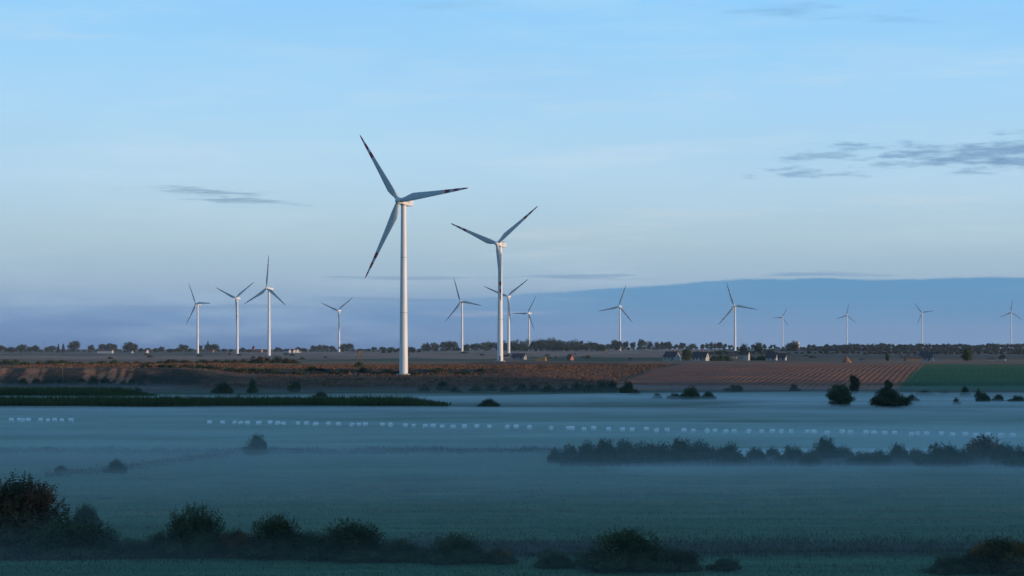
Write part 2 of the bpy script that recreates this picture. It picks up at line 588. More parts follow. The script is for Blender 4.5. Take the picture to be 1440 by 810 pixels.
    t.put(vm.inputs['Scale'], t.m('MULTIPLY', k, fk))
    t.put(p.inputs['Base Color'], vm.outputs[0])
    p.inputs['Roughness'].default_value = .95
    p.inputs['Specular IOR Level'].default_value = .1
    bp = t.n('ShaderNodeBump')
    bp.inputs['Strength'].default_value = .6
    bp.inputs['Distance'].default_value = .35
    t.put(bp.inputs['Height'], t.m('ADD', s2, t.m('ADD', t.m('MULTIPLY', s3, .5), t.m('MULTIPLY', t.m('MULTIPLY', wv.outputs['Fac'], af.outputs['Fac']), 1.2))))
    t.put(p.inputs['Normal'], bp.outputs[0])
    me.materials.append(m)
    o = link('ground', me)
    tag(o, 'meadow valley floor rising to ploughed and stubble farmland on the plateau', None, None, 'structure')


build_ground()

# ------------------------------------------------------------------ haze and ground mist (air, as closed volumes)
def vol_mat(name, color, density, aniso=0.0):
    m = bpy.data.materials.new(name)
    m.use_nodes = True
    m.node_tree.nodes.clear()
    t = NT(m.node_tree)
    out = t.n('ShaderNodeOutputMaterial')
    v = t.n('ShaderNodeVolumePrincipled')
    v.inputs['Color'].default_value = (*color, 1)
    v.inputs['Density'].default_value = density
    v.inputs['Anisotropy'].default_value = aniso
    for s in ('Density Attribute', 'Color Attribute', 'Temperature Attribute'):
        if s in v.inputs:
            v.inputs[s].default_value = ''
    m.node_tree.links.new(v.outputs[0], out.inputs['Volume'])
    return m


hz = MB()
hz.box(-16000, 16000, -700, 14300, -12, 150)
tag(hz.build('haze', vol_mat('air_haze', (.70, .84, 1.0), 2.2e-5)), 'thin blue morning haze over the whole plain', None, None, 'stuff')


def mist_layer(x0, x1, y0, y1, top, amp, k, density, color, label, fade=25.0):
    nx, ny = 90, 240
    xs = np.linspace(x0, x1, nx)
    ys = np.linspace(y0, y1, ny)
    Y, X = np.meshgrid(ys, xs, indexing='ij')
    Z = top + amp * (.55 * wob(X * .30, Y, 46, k) + .40 * wob(X * .28, Y, 17, k + 1) + .25 * wob(X * .4, Y, 7, k + 2))
    Z = np.maximum(Z, -1.2)
    e = np.minimum.reduce([(X - x0), (x1 - X), (Y - y0) * .8, (y1 - Y) * .8])
    Z = -2.0 + (Z + 2.0) * (.02 + .98 * sstep(0, 1, e / fade))
    V = np.stack([X, Y, Z], -1).reshape(-1, 3)
    b = MB()
    n = nx * ny
    lo = V.copy()
    lo[:, 2] = -7.0
    fs = []
    for r in range(ny - 1):
        for c in range(nx - 1):
            a = r * nx + c
            fs.append((a, a + 1, a + nx + 1, a + nx))
            fs.append((n + a, n + a + nx, n + a + nx + 1, n + a + 1))
    rim = [c for c in range(nx)] + [r * nx + nx - 1 for r in range(1, ny)] + [(ny - 1) * nx + c for c in range(nx - 2, -1, -1)] + [r * nx for r in range(ny - 2, 0, -1)]
    for i in range(len(rim)):
        a, c = rim[i], rim[(i + 1) % len(rim)]
        fs.append((a, n + a, n + c, c))
    b.add(np.concatenate([V, lo]), fs, 0, False)
    o = b.build('haze', vol_mat('mist', color, density))
    tag(o, label, None, None, 'stuff')
    return o


MC = (.76, .92, .95)
mist_layer(-520, 520, 95, 985, 1.0, .8, 0, .0085, MC, 'dense low mist lying on the valley grass', 150)
mist_layer(-520, 520, 190, 965, 1.4, 2.0, 1, .0075, MC, 'patchy grey blue mist over the meadow', 150)
mist_layer(-520, 520, 60, 560, 5.0, 1.8, 2, .0033, MC, 'thin upper mist over the valley meadow', 150)
mist_layer(-520, 520, 350, 800, 2.0, 1.8, 3, .0120, MC, 'thick mist bank round the wrapped bales', 150)
mist_layer(-520, 520, 640, 1000, 2.0, 1.7, 5, .0105, MC, 'mist bank lying behind the tall reeds', 150)
mist_layer(-520, 520, 840, 1040, 3.4, 2.6, 4, .0024, MC, 'thin mist creeping up the foot of the bank', 70)
mist_layer(-8, 520, 560, 900, 1.6, 1.2, 2, .0130, MC, 'mist drift between the bales and the lone round tree', 110)
mist_layer(-40, 520, 215, 600, 2.3, 1.6, 4, .0150, MC, 'mist drifting before the long hedge', 150)
mist_layer(-30, 520, 270, 470, 1.6, .6, 6, .0330, MC, 'dense ground mist round the foot of the long hedge', 75)

# ------------------------------------------------------------------ wind turbines
M_WHITE = simple_mat('turbine_white', (.56, .57, .57), (.50, .51, .51), .6, .5, 4, .5, (1, 1, .15))
M_RED = simple_mat('blade_red', (.26, .016, .040), (.20, .012, .034), 2, .5)
M_BLADE = simple_mat('blade_grey', (.40, .45, .46), (.35, .40, .41), .4, .55)
M_SEAM = simple_mat('flange_grey', (.26, .27, .28), (.22, .23, .24), 2, .5)
M_CONC = simple_mat('concrete', (.32, .31, .29), (.24, .235, .22), 1.5, .9)
M_DARK = simple_mat('dark_grille', (.05, .055, .06), (.08, .085, .09), 3, .6)


def blade_mesh(L, rb):
    st = [(0, 1.0, 1.0, 0), (.03, 1.0, 1.0, 0), (.08, 1.25, .85, 14), (.14, 1.72, .60, 13), (.20, 1.95, .42, 11), (.30, 1.72, .32, 8), (.45, 1.36, .24, 5),
          (.60, 1.06, .18, 3), (.665, .95, .16, 2), (.735, .82, .14, 1.5), (.79, .72, .12, 1), (.865, .58, .10, 0), (.92, .46, .08, 0), (.97, .32, .06, 0), (1, .12, .03, 0)]
    rings, mis = [], []
    for s, ch, th, tw in st:
        chord = ch * 2.0 * L / 40
        thick = th * 1.9 * L / 40 * (1 if s < .05 else .95)
        rg = []
        f = min(1, max(0, (s - .03) / .15))
        for k in range(14):
            a = 2 * math.pi * k / 14
            cx, cy = math.cos(a), math.sin(a)
            x = chord * .5 * cx - f * chord * .22            # trailing edge lies to -X
            if f > 0:
                yy = thick * .5 * cy * (1 - .75 * f * max(0, -cx))
            else:
                yy = thick * .5 * cy
            w = R(tw)
            rg.append((x * math.cos(w) + yy * math.sin(w), -x * math.sin(w) + yy * math.cos(w) - 1.4 * (L / 40) * s * s, s * L))
        rings.append(rg)
    for i in range(len(st) - 1):
        mid = (st[i][0] + st[i + 1][0]) / 2
        mis.append(1 if (.665 < mid < .735 or .79 < mid < .865 or mid > .92) else 0)
    b = MB()
    b.loft(rings, 0, True, True, mis)
    return b.mesh('blade', [M_BLADE, M_RED])


def turbine(px_hub, py_hub, D, L, yaw, ph, label, door=False, mark=False, hump=False, top_r=1.25, base_r=2.05):
    s = L / 40
    th = R(yaw)
    ov = 4.1 * s
    hx, hz = Xof(px_hub, D), Zof(py_hub, D)
    # the tower stands behind the hub along the rotor axis
    bx, by = hx + ov * math.sin(th), D + ov * math.cos(th)
    bz = gz(bx, by) - .3
    H = hz - bz                                            # height of the hub
    tr = thing('wind_turbine', label, 'wind turbine', (bx, by, bz), -th, 'wind turbines on the plain')
    b = MB()
    n = 28
    hts = [0, .12 * H, .36 * H, .68 * H, H - 1.7 * s]
    b.tube([(0, 0, h) for h in hts], [(base_r + (top_r - base_r) * h / H) * s for h in hts], n)
    tw = b.build('tower', M_WHITE, tr)
    for i, h in enumerate((.36 * H, .68 * H)):
        r = (base_r + (top_r - base_r) * h / H) * s + .03
        b = MB()
        b.tube([(0, 0, h - .12), (0, 0, h + .12)], [r, r], n)
        b.build('flange', M_SEAM, tw)
    if D < 1600:
        b = MB()
        b.tube([(0, 0, -.6), (0, 0, .55), (0, 0, .75)], [base_r * s + 1.9, base_r * s + 1.7, base_r * s + .9], 32, 0, False)
        b.build('foundation', M_CONC, tr)
    if door:
        b = MB()
        rr = base_r * s
        for sgn in (1,):
            b.box(-.45, .45, -rr - .06, -rr + .3, 1.6, 3.9)
            b.box(-.9, .9, -rr - 1.0, -rr + .2, 1.35, 1.55)
            b.box(-.8, -.1, -rr - 2.2, -rr - 1.0, .2, .75)
            b.box(-.8, -.1, -rr - 1.7, -rr - 1.0, .75, 1.35)
        d = b.build('door', M_DARK, tr)
        d.rotation_euler = (0, 0, R(25))
    # nacelle: a rounded box along the axis, tilted up at the front
    tilt = R(5)
    rot = Matrix.Rotation(-tilt, 4, 'X')
    rings = []
    for y, w, zl, zh in ((-ov + 1.75 * s, 1.3, -1.3, 1.3), (-ov + 2.3 * s, 1.6, -1.6, 1.55), (0, 1.75, -1.75, 1.7), (3.2 * s, 1.7, -1.7, 1.75), (5.6 * s, 1.55, -1.35, 1.75), (6.3 * s, 1.3, -1.0, 1.55)):
        rg = []
        for k in range(20):
            a = 2 * math.pi * k / 20
            c, q = math.cos(a), math.sin(a)
            ex = .45
            xx = w * s * math.copysign(abs(c) ** ex, c)
            zz = math.copysign(abs(q) ** ex, q)
            zz = (zh if zz > 0 else -zl) * s * zz
            rg.append((xx, y, zz))
        rings.append(rg)
    b = MB()
    b.loft(rings, 0, True)
    na = b.build('nacelle', M_WHITE, tr)
    na.matrix_local = Matrix.Translation((0, 0, H)) @ rot
    b = MB()
    b.tube([(.55 * s, 4.4 * s, 1.7 * s), (.55 * s, 4.4 * s, 3.0 * s)], [.05, .03], 6)
    b.build('wind_vane', M_DARK, na)
    if hump:
        b = MB()
        b.box(-1.1 * s, 1.1 * s, 2.2 * s, 4.0 * s, 1.6 * s, 2.15 * s)
        b.build('roof_vent', M_DARK, na)
    if mark:
        b = MB()
        xs = 1.79 * s
        for k, (y0, y1, z0, z1) in enumerate(((-.6, .0, -.1, .45), (.3, .8, .0, .40), (1.0, 1.45, .0, .40), (1.65, 2.1, .0, .40), (2.3, 2.75, .0, .4))):
            b.box(xs - .12, xs + .03, y0 * s, y1 * s, z0 * s, z1 * s)
        b.build('faded_lettering', M_SEAM, na)
    # spinner
    prof = [(-ov + 1.8 * s, 1.35), (-ov + 1.2 * s, 1.62), (-ov, 1.65), (-ov - .9 * s, 1.45), (-ov - 1.6 * s, 1.0), (-ov - 2.0 * s, .45), (-ov - 2.1 * s, .05)]
    rings = [[(r * s * math.cos(2 * math.pi * k / 20), y, r * s * math.sin(2 * math.pi * k / 20)) for k in range(20)] for y, r in prof]
    b = MB()
    b.loft(rings, 0, True)
    hb = b.build('hub', M_WHITE, tr)
    hb.matrix_local = Matrix.Translation((0, 0, H)) @ rot
    me = blade_mesh(L, s)
    hubp = rot @ Vector((0, -ov, 0))
    for k in range(3):
        o = link('blade', me, tr)
        o.matrix_local = Matrix.Translation(Vector((0, 0, H)) + hubp) @ rot @ Matrix.Rotation(R(ph) + k * 2 * math.pi / 3, 4, 'Y')
    return tr


TURB = [
    (560.6, 283.3, 1012, 40.3, 32, 84, 'tallest white wind turbine of all, standing where the heath meets the mist', dict(mark=True)),
    (699.1, 343.4, 1442, 39.6, 30, 52, 'second largest white turbine, one blade hanging down along its tower', dict(door=True, mark=True, hump=True)),
    (275.3, 427.3, 3424, 38.8, 42, 90, 'small white turbine furthest left of all, one blade level to the right', {}),
    (331.6, 419.3, 3057, 38, 27, 54, 'white turbine with blades in a Y shape, beside one with an upright blade', {}),
    (375.0, 405.8, 2543, 39.5, 37, 2, 'white turbine with one blade pointing straight up, dark vent on its nacelle', dict(hump=True)),
    (475.5, 436.7, 4088, 40, 23, 52, 'lone small turbine with Y shaped blades before a tree clump left of the tallest one', {}),
    (647.8, 424.5, 3289, 39.4, 30, 100, 'turbine just right of the tallest one, upper blade leaning slightly left', {}),
    (714.0, 417.0, 2991, 38.5, 20, 52, 'mid sized turbine half behind the tower of the second largest turbine', dict(base_r=2.2)),
    (742.2, 440.5, 4317, 40.5, 39, 30, 'small hazy turbine before the dark wood, one blade level to the left', {}),
    (870.6, 431.1, 3645, 38.4, 24, 18, 'turbine alone right of the dark wood, upper blade leaning right', {}),
    (1032.5, 430.2, 3500, 40.5, 24, 100, 'turbine rising behind the farmhouses, upper blade leaning left', {}),
    (1100.4, 446.2, 5024, 25, 18, 26, 'smallest turbine, beside a large dark tree and a white silo roof', {}),
    (1190.8, 443.3, 4685, 25.6, 21, 10, 'small turbine above the roadside tree row over the red straw heap', {}),
    (1296.6, 439.8, 4335, 25, 21, 82, 'small turbine above the dark roofed farm, one blade level to the right', {}),
    (1421.9, 439.2, 4308, 26.5, 18, 6, 'small turbine furthest right of all, upper blade nearly upright', {}),
]
for a in TURB:
    turbine(*a[:7], **a[7])

# ------------------------------------------------------------------ foliage generators
L_SHRUB = leaf_mat('shrub_leaf', (.026, .046, .022), (.062, .084, .038), None, 2.2)
L_RUST = leaf_mat('rusty_leaf', (.026, .034, .015), (.060, .062, .026), (.20, .085, .036), 2.0)
L_TREE = leaf_mat('tree_leaf', (.022, .040, .017), (.054, .074, .028), None, 5.0)
L_FAR = leaf_mat('far_leaf', (.012, .024, .014), (.026, .040, .022), None, 4.0)
M_BARK = simple_mat('bark', (.06, .045, .035), (.10, .08, .065), 6, .9, 4, .1, (1, 1, .3))


def leaf_quads(rng, P, N, size, aspect=.55):
    """rhombus leaves at P, roughly facing N"""
    n = len(P)
    N = N + rng.normal(0, .55, (n, 3))
    N /= np.linalg.norm(N, axis=1, keepdims=True) + 1e-9
    T = np.cross(N, rng.normal(0, 1, (n, 3)))
    T /= np.linalg.norm(T, axis=1, keepdims=True) + 1e-9
    B = np.cross(N, T)
    s = size * rng.uniform(.65, 1.35, (n, 1))
    return np.stack([P + T * s, P + B * s * aspect, P - T * s, P - B * s * aspect], 1)


def foliage(seed, n, leaf, ell, centre, clumps=22, cr=(.26, .46), shoots=0, zmin=.01, cone=False, shoot_len=.25, low=0.0):
    rng = np.random.default_rng(seed)
    ell = np.array(ell, float)
    centre = np.array(centre, float)
    d = rng.normal(0, 1, (clumps, 3))
    if low is not None:
        d[:, 2] = np.where(d[:, 2] < -low, np.abs(d[:, 2]), d[:, 2])
    d /= np.linalg.norm(d, axis=1, keepdims=True)
    C = d * rng.uniform(.35, .78, (clumps, 1))
    r = rng.uniform(*cr, clumps)
    w = r ** 2.2
    k = rng.choice(clumps, n, p=w / w.sum())
    v = rng.normal(0, 1, (n, 3))
    v /= np.linalg.norm(v, axis=1, keepdims=True)
    rad = rng.uniform(0, 1, (n, 1)) ** .42
    P = C[k] + v * rad * r[k][:, None]
    nin = n // 5
    q = rng.normal(0, 1, (nin, 3))
    q /= np.linalg.norm(q, axis=1, keepdims=True)
    P[:nin] = q * rng.uniform(0, .8, (nin, 1)) ** .5 * .8
    v[:nin] = q
    if cone:
        h = rng.uniform(0, 1, n) ** .8
        rr = (1 - h) * (.75 + .25 * np.sin(h * 34)) * rng.uniform(.3, 1, n) ** .4 + .03
        an = rng.uniform(0, 6.283, n)
        P = np.stack([rr * np.cos(an), rr * np.sin(an), h * 2 - 1], 1)
        v = np.stack([np.cos(an), np.sin(an), np.full(n, .5)], 1)
    P = P * ell + centre
    if shoots:
        d = rng.normal(0, 1, (shoots, 3))
        d[:, 2] = np.abs(d[:, 2]) * 1.2 + .1
        d /= np.linalg.norm(d, axis=1, keepdims=True)
        up = d * .6 + np.array([0, 0, .6]) + rng.normal(0, .18, (shoots, 3))
        up /= np.linalg.norm(up, axis=1, keepdims=True)
        base = d * rng.uniform(.62, .95, (shoots, 1)) * ell + centre
        m = 16
        tt = np.linspace(0, 1, m)
        ln = rng.uniform(.4, 1, (shoots, 1, 1)) * shoot_len
        SN = len(P)
        S = base[:, None, :] + up[:, None, :] * tt[None, :, None] * ln + rng.normal(0, .012, (shoots, m, 3))
        P = np.concatenate([P, S.reshape(-1, 3)])
        v = np.concatenate([v, np.repeat(d, m, 0) + rng.normal(0, .6, (shoots * m, 3))])
    ok = P[:, 2] > zmin
    sz = np.full((len(P), 1), leaf)
    if shoots:
        sz[SN:] *= .6
    return leaf_quads(rng, P[ok], v[ok], sz[ok])


def shrub_mesh(seed, n, leaf, mat, ell=(1, .9, .85), shoots=0, clumps=22, cr=(.26, .46), shoot_len=.25):
    """a dome about 1 m in radius and 1.2 m high; scaled where it stands"""
    rng = np.random.default_rng(seed + 7)
    Q = [foliage(seed, n // 2, leaf, (ell[0] * .78, ell[1] * .8, ell[2]), (rng.uniform(-.12, .12), 0, .34), clumps + 14, cr, shoots // 2, shoot_len=shoot_len)]
    for i in range(7):
        a = i * .9 + rng.uniform(-.3, .3)
        rr = rng.uniform(.38, .72)
        q = rng.uniform(.34, .58)
        hz_ = rng.uniform(.35, .8) * (1.15 - rr * .6)
        Q.append(foliage(seed + 11 * i + 1, n // 8, leaf * rng.uniform(.8, 1.25), (q, q * rng.uniform(.8, 1.1), hz_ * .75), (math.cos(a) * rr * ell[0], math.sin(a) * rr * ell[1], hz_ * .3),
                         12, (.26, .5), shoots // 10, shoot_len=shoot_len * rng.uniform(.6, 1.5)))
    return quad_mesh('foliage', np.concatenate(Q), 4, mat)


def stems_mesh(seed, n=9, h=.7, r=.03):
    rng = random.Random(seed)
    b = MB()
    for i in range(n):
        a = rng.uniform(0, 6.28)
        o = rng.uniform(.02, .12)
        e = rng.uniform(.25, .7)
        p0 = Vector((math.cos(a) * o, math.sin(a) * o, -.06))
        p2 = Vector((math.cos(a) * e, math.sin(a) * e, h * rng.uniform(.7, 1.15)))
        p1 = (p0 + p2) / 2 + Vector((-math.cos(a) * .08, -math.sin(a) * .08, .08))
        b.tube([p0, p1, p2], [r, r * .7, r * .25], 6)
    return b.mesh('stems', M_BARK)


def tree_mesh(seed, n, leaf, mat, ell=(.34, .34, .36), cz=.62, clumps=18, cr=(.3, .5), cone=False):
    return quad_mesh('crown', foliage(seed, n, leaf, ell, (0, 0, cz), clumps, cr, 0, .03, cone, low=.9), 4, mat)


def trunk_mesh(seed, h=.75, r=.028, limbs=6, z0=.3):
    rng = random.Random(seed)
    b = MB()
    b.tube([(0, 0, -.03), (.006, 0, .12), (-.008, .01, h * .55), (.01, 0, h)], [r * 1.35, r, r * .75, r * .2], 8)
    for i in range(limbs):
        a = i * 2.4 + rng.uniform(-.4, .4)
        z = z0 + (h - z0) * i / limbs * .8
        ln = rng.uniform(.16, .28)
        b.tube([(0, 0, z), (math.cos(a) * ln * .5, math.sin(a) * ln * .5, z + ln * .4), (math.cos(a) * ln, math.sin(a) * ln, z + ln * .95)], [r * .5, r * .35, r * .12], 5)
    return b.mesh('trunk', M_BARK)


NEAR = [shrub_mesh(100 + i, 20000, .027, (L_RUST if i == 0 else L_SHRUB), (1, .9, .85), 500, 34, (.20, .38), .18) for i in range(4)]
MID = [shrub_mesh(200 + i, 8000, .042, (L_RUST if i == 4 else L_SHRUB), (1, .9, .85), 150, 26, (.22, .42), .2) for i in range(5)]
SMALL = [shrub_mesh(300 + i, 1300, .085, (L_RUST if i == 3 else L_SHRUB), (1, .9, .8), 25, 16, (.25, .45), .25) for i in range(4)]
STEMS = [stems_mesh(i) for i in range(3)]
def two_part(name, seed, n, leaf, mat, parts):
    return quad_mesh(name, np.concatenate([foliage(seed + i, int(n * f), leaf, e, c, 20, (.24, .44), 30, .02, low=None, shoot_len=.08) for i, (f, e, c) in enumerate(parts)]), 4, mat)


TREE = [two_part('crown', 400, 9000, .020, L_TREE, [(.6, (.38, .37, .44), (0, 0, .55)), (.4, (.41, .39, .32), (.01, 0, .42)), (.4, (.40, .38, .30), (.01, 0, .24))]),
        two_part('crown', 410, 9000, .020, L_TREE, [(.7, (.46, .42, .36), (-.03, 0, .36)), (.35, (.24, .24, .36), (.08, 0, .62)), (.3, (.32, .3, .30), (-.2, 0, .28)), (.25, (.28, .28, .3), (.22, 0, .3))]),
        two_part('crown', 420, 7000, .024, L_TREE, [(.7, (.34, .33, .40), (0, 0, .58)), (.3, (.26, .26, .30), (0, 0, .25))])]
FARTREE = [tree_mesh(500, 1100, .045, L_FAR, (.36, .34, .46), .52), tree_mesh(501, 900, .045, L_FAR, (.28, .28, .47), .52), tree_mesh(502, 1200, .045, L_FAR, (.44, .40, .46), .51),
           tree_mesh(503, 700, .042, L_FAR, (.20, .20, .47), .53), tree_mesh(504, 700, .042, L_FAR, (.24, .24, .5), .5, cone=True),
           tree_mesh(505, 800, .045, L_FAR, (.24, .24, .42), .57), tree_mesh(506, 800, .045, L_FAR, (.30, .26, .38), .60), tree_mesh(507, 1300, .045, L_FAR, (.52, .46, .47), .50)]
TRUNK = [trunk_mesh(i) for i in range(3)]
THINTRUNK = trunk_mesh(9, .8, .022, 3, .5)


def shrub(px, py_base, D, wpx, hpx, label, meshes, i=0, group=None, stems=True, depth=None, name='shrub', cat='bush'):
    """a bush whose foot shows at (px, py_base), wpx wide and hpx high in the photograph; D None: where the ground is at that row"""
    if D is None:
        D = CZ * F / (py_base - HY) * .975
    x = Xof(px, D)
    z = gz(x, D)
    rx = wpx / F * D / 2 / 1.05
    rzz = hpx / F * D / 1.28
    ry = rx * .85 if depth is None else depth
    t = thing(name, label, cat, (x, D, z), random.uniform(-.5, .5), group)
    o = link('foliage', meshes[i % len(meshes)], t)
    o.scale = (rx, ry, rzz)
    if stems:
        s = link('stems', STEMS[i % 3], t)
        s.scale = (rx, ry, rzz)
    return t


def tree(px, py_top, D, wpx, label, mesh, trunk, group=None, py_base=None, wide=.68, cat='tree', name='tree'):
    x = Xof(px, D)
    z = gz(x, D)
    H = (Zof(py_top, D) - z) / .985
    t = thing(name, label, cat, (x, D, z), random.uniform(0, 6.28), group)
    o = link('crown', mesh, t)
    s = wpx / F * D / wide
    o.scale = (s, s, H)
    k = link('trunk', trunk, t)
    k.scale = (min(s, H), min(s, H), H)
    return t


# --- bushes on the near side, each with its own look
NB = [
    (22, 762, 210, 104, 0, 'huge rusty topped willow bush cut by the left edge of the view'),
    (98, 775, 190, 64, 1, 'broad low dark bush at the foot of the rusty willow bush'),
    (272, 778, 128, 82, 2, 'tall dark rounded bush, first right of the rusty willow pair'),
    (384, 783, 128, 68, 3, 'dark bush between the tall rounded bush and the pale topped one'),
    (490, 786, 136, 64, 1, 'wide bush at the ditch with a paler olive top, fourth from the left'),
    (640, 790, 106, 46, 2, 'small low bush alone in the ditch below the tallest turbine'),
    (876, 800, 168, 64, 3, 'wide spreading bush alone in the ditch at lower centre right'),
    (1405, 806, 140, 56, 0, 'feathery bush cut by the right edge of the meadow ditch'),
]
for i, (px, pb, w, h, k, lb) in enumerate(NB):
    shrub(px, pb, None, w, h, lb, NEAR, k, 'bushes along the near ditch')
for px, pb, w, h, k, lb in [
        (186, 776, 74, 30, 1, 'low scrub filling the gap left of the tall rounded bush'), (222, 775, 60, 40, 3, 'half height bush leaning on the left flank of the tall rounded bush'),
        (330, 781, 80, 46, 0, 'half height bush between the tall rounded bush and its darker neighbour'), (437, 784, 78, 44, 2, 'half height bush linking the dark bush and the olive topped one'),
        (560, 787, 86, 34, 3, 'low scrub trailing right from the olive topped bush'), (596, 789, 52, 24, 1, 'tiny scrub bush left of the small low ditch bush'),
        (700, 791, 66, 24, 0, 'tiny scrub bush right of the small low ditch bush'), (778, 797, 70, 26, 2, 'low scrub left of the wide spreading ditch bush'),
        (952, 800, 92, 34, 1, 'low scrub trailing right from the wide spreading ditch bush'), (1018, 800, 60, 18, 3, 'flat scrub bush further right in the ditch, past the wide spreading bush'),
        (1334, 806, 76, 30, 2, 'low scrub on the left flank of the feathery bush at the right edge')]:
    shrub(px, pb, None, w, h, lb, NEAR, k, 'bushes along the near ditch')
shrub(120, 742, None, 50, 38, 'smaller bush between the rusty willow and the open meadow', NEAR, 2, 'bushes along the near ditch')
# --- middle distance singles
shrub(361, 643, 386, 44, 33, 'lone round bush in the misty meadow below the tall turbines', MID, 3, None)
shrub(164, 671, 330, 40, 22, 'small bush in the reddish reed line, left part of the meadow', MID, 2, None)
shrub(86, 671, 332, 26, 11, 'low rusty tuft of a bush at the end of the reddish reed line', MID, 4, None)
# --- the long hedge at the right, bush by bush
HEDGE = [(780, 16, 24), (800, 20, 30), (826, 30, 36), (850, 36, 42), (878, 34, 36), (905, 40, 34), (930, 32, 36), (956, 44, 42), (984, 34, 34), (1006, 30, 28), (1028, 34, 36), (1062, 28, 28),
         (1086, 24, 24), (1112, 30, 32), (1140, 24, 26), (1160, 36, 42), (1186, 30, 26), (1212, 30, 24), (1236, 28, 26), (1262, 30, 32), (1288, 28, 24), (1322, 50, 38), (1352, 34, 26), (1384, 54, 44), (1414, 38, 34), (1438, 36, 36)]
HL = ['first low bush at the left tip of the long hedge', 'small tapering bush next to the left tip of the hedge', 'rising bush of the hedge left of its first high crest',
      'tall crest bush with a spiky tip in the left half of the hedge', 'bush just right of the spiky crest bush in the hedge', 'wide bush filling the dip left of the second hedge crest',
      'rounded bush before the second hedge crest', 'broad second crest bush of the hedge under the cluster of mist shrubs', 'bush sloping down right of the second hedge crest',
      'low bush in the middle of the hedge', 'pointed bush at the middle of the hedge', 'lower bush left of the gap in the hedge', 'smallest bush at the thin gap of the hedge',
      'bush with pointed twigs right of the hedge gap', 'low bush left of the tallest round hedge bush', 'tallest round bush of the hedge below the lone round tree',
      'low bush just right of the tallest round hedge bush', 'low feathery bush in the hedge below the broad dark tree', 'thin spiky bush in the low run of the hedge', 'bush with a single raised tip in the low run of the hedge',
      'low bush before the dark double bush of the hedge', 'dark wide double bush in the right part of the hedge', 'low bush between the dark wide and the rusty hedge bush',
      'rusty olive bush, the bulkiest near the right end of the hedge', 'sparse twiggy bush beside the rusty hedge bush', 'last bush of the hedge at the right edge of the view']
for i, (px, w, h) in enumerate(HEDGE):
    shrub(px, 650, 358 - .012 * (px - 780) + 5 * math.sin(i * 1.7), w * 1.55, h, HL[i], MID, 4 if i in (23,) else i % 4, 'bushes of the long misty hedge', depth=2.6)
# --- shrubs in the mist below the bank
MISTB = [(451, 557, 780, 30, 14, 0, 'dark humped shrub behind the long reed strip'),
         (355, 552, 900, 17, 25, 1, 'dark upright shrub at the foot of the bank left of the pale poles gap'),
         (415, 548, 925, 22, 20, 1, 'rounded shrub at the foot of the bank right of the upright one'),
         (314, 556, 900, 36, 18, 2, 'wide shrub half sunk in mist below the wooden pole'),
         (193, 551, 905, 17, 9, 0, 'tiny hump of a shrub in the mist behind the left reeds'),
         (688, 576, 690, 38, 14, 2, 'ghostly shrub nearly swallowed by mist right of the reed strip'),
         (924, 560, 800, 18, 9, 0, 'low shrub at the left end of the dark shrub group in the mist'),
         (948, 562, 790, 22, 11, 1, 'middle low shrub of the dark group in the mist'),
         (972, 563, 785, 36, 22, 2, 'tall shrub of the dark group in the mist'),
         (996, 563, 788, 24, 13, 0, 'shrub at the right end of the dark group in the mist'),
         (1033, 550, 935, 30, 11, 1, 'low dark shrub at the lower edge of the ploughed field'),
         (1117, 549, 940, 20, 12, 3, 'small brownish shrub before the ploughed field'),
         (882, 553, 890, 22, 22, 1, 'ragged shrub with thin upright shoots at the corner of the ploughed field'),
         (893, 558, 860, 20, 10, 0, 'low shrub in the mist beside the ragged corner shrub'),
         (1283, 566, 760, 20, 12, 2, 'low shrub in the mist just right of the broad dark tree'),
         (1345, 570, 720, 14, 12, 3, 'small olive bush in the mist below the green crop'),
         (1357, 560, 850, 16, 16, 1, 'round bush against the green crop'),
         (1376, 564, 800, 14, 17, 2, 'upright bush right of the round bush by the green crop'),
         (1382, 568, 750, 28, 16, 0, 'dark bush before the upright bush by the green crop'),
         (1404, 566, 760, 22, 12, 3, 'low brownish bush in the mist near the right edge'),
         (1430, 567, 750, 26, 12, 1, 'last dark bush in the mist at the right edge'),
         (1300, 556, 860, 30, 8, 0, 'low hazy shrub under the green crop, left of the round bush'),
         (1328, 555, 870, 16, 6, 1, 'small hazy shrub under the green crop'),
         (505, 520, 1130, 19, 9, 1, 'dark shrub at the foot of the wooden lookout tower'),
         (130, 541, 975, 20, 14, 0, 'dark shrub at the foot of the bare sandy scars'),
         (827, 500, 1900, 10, 6, 1, 'small dark shrub by the edge of the far green strip')]
for px, pb, D, w, h, k, lb in MISTB:
    m = MID if w > 20 else SMALL
    shrub(px, pb, D, w, h, lb, m, k)
for i, (px, w, h) in enumerate([(596, 18, 8), (622, 18, 15), (640, 14, 9), (668, 20, 9), (690, 16, 10), (712, 20, 10), (733, 20, 12), (752, 20, 10), (772, 22, 12), (792, 20, 11), (812, 22, 14), (830, 22, 14), (846, 22, 18), (861, 20, 17)]):
    shrub(px, 551, 932 - .1 * (px - 600) * .2 + 4 * math.sin(i * 2.1), w * 1.2, h, 'dark shrub in the line at the foot of the heath right of the tallest turbine', SMALL, i % 3, 'dark shrubs under the heath')
for i in range(16):
    px = 8 + i * 15.5 + random.uniform(-4, 4)
    shrub(px, 514, 1190 + random.uniform(-45, 45), random.uniform(16, 30), random.uniform(4, 8.5), 'dark scrub bush in the row on top of the sandy bank at far left', SMALL, i, 'scrub bushes on the sandy bank', stems=False)
for i in range(15):
    px = 245 + i * 12 + random.uniform(-4, 4)
    shrub(px, 508, 1330 + random.uniform(-40, 40), random.uniform(16, 30), (5 + 7 * math.exp(-((px - 385) / 34) ** 2)) * random.uniform(.8, 1.1), 'low dark and russet scrub bush on the plateau below the turbine trio at left', SMALL, 3 if i % 3 else 0, 'scrub bushes below the left turbines', stems=False)
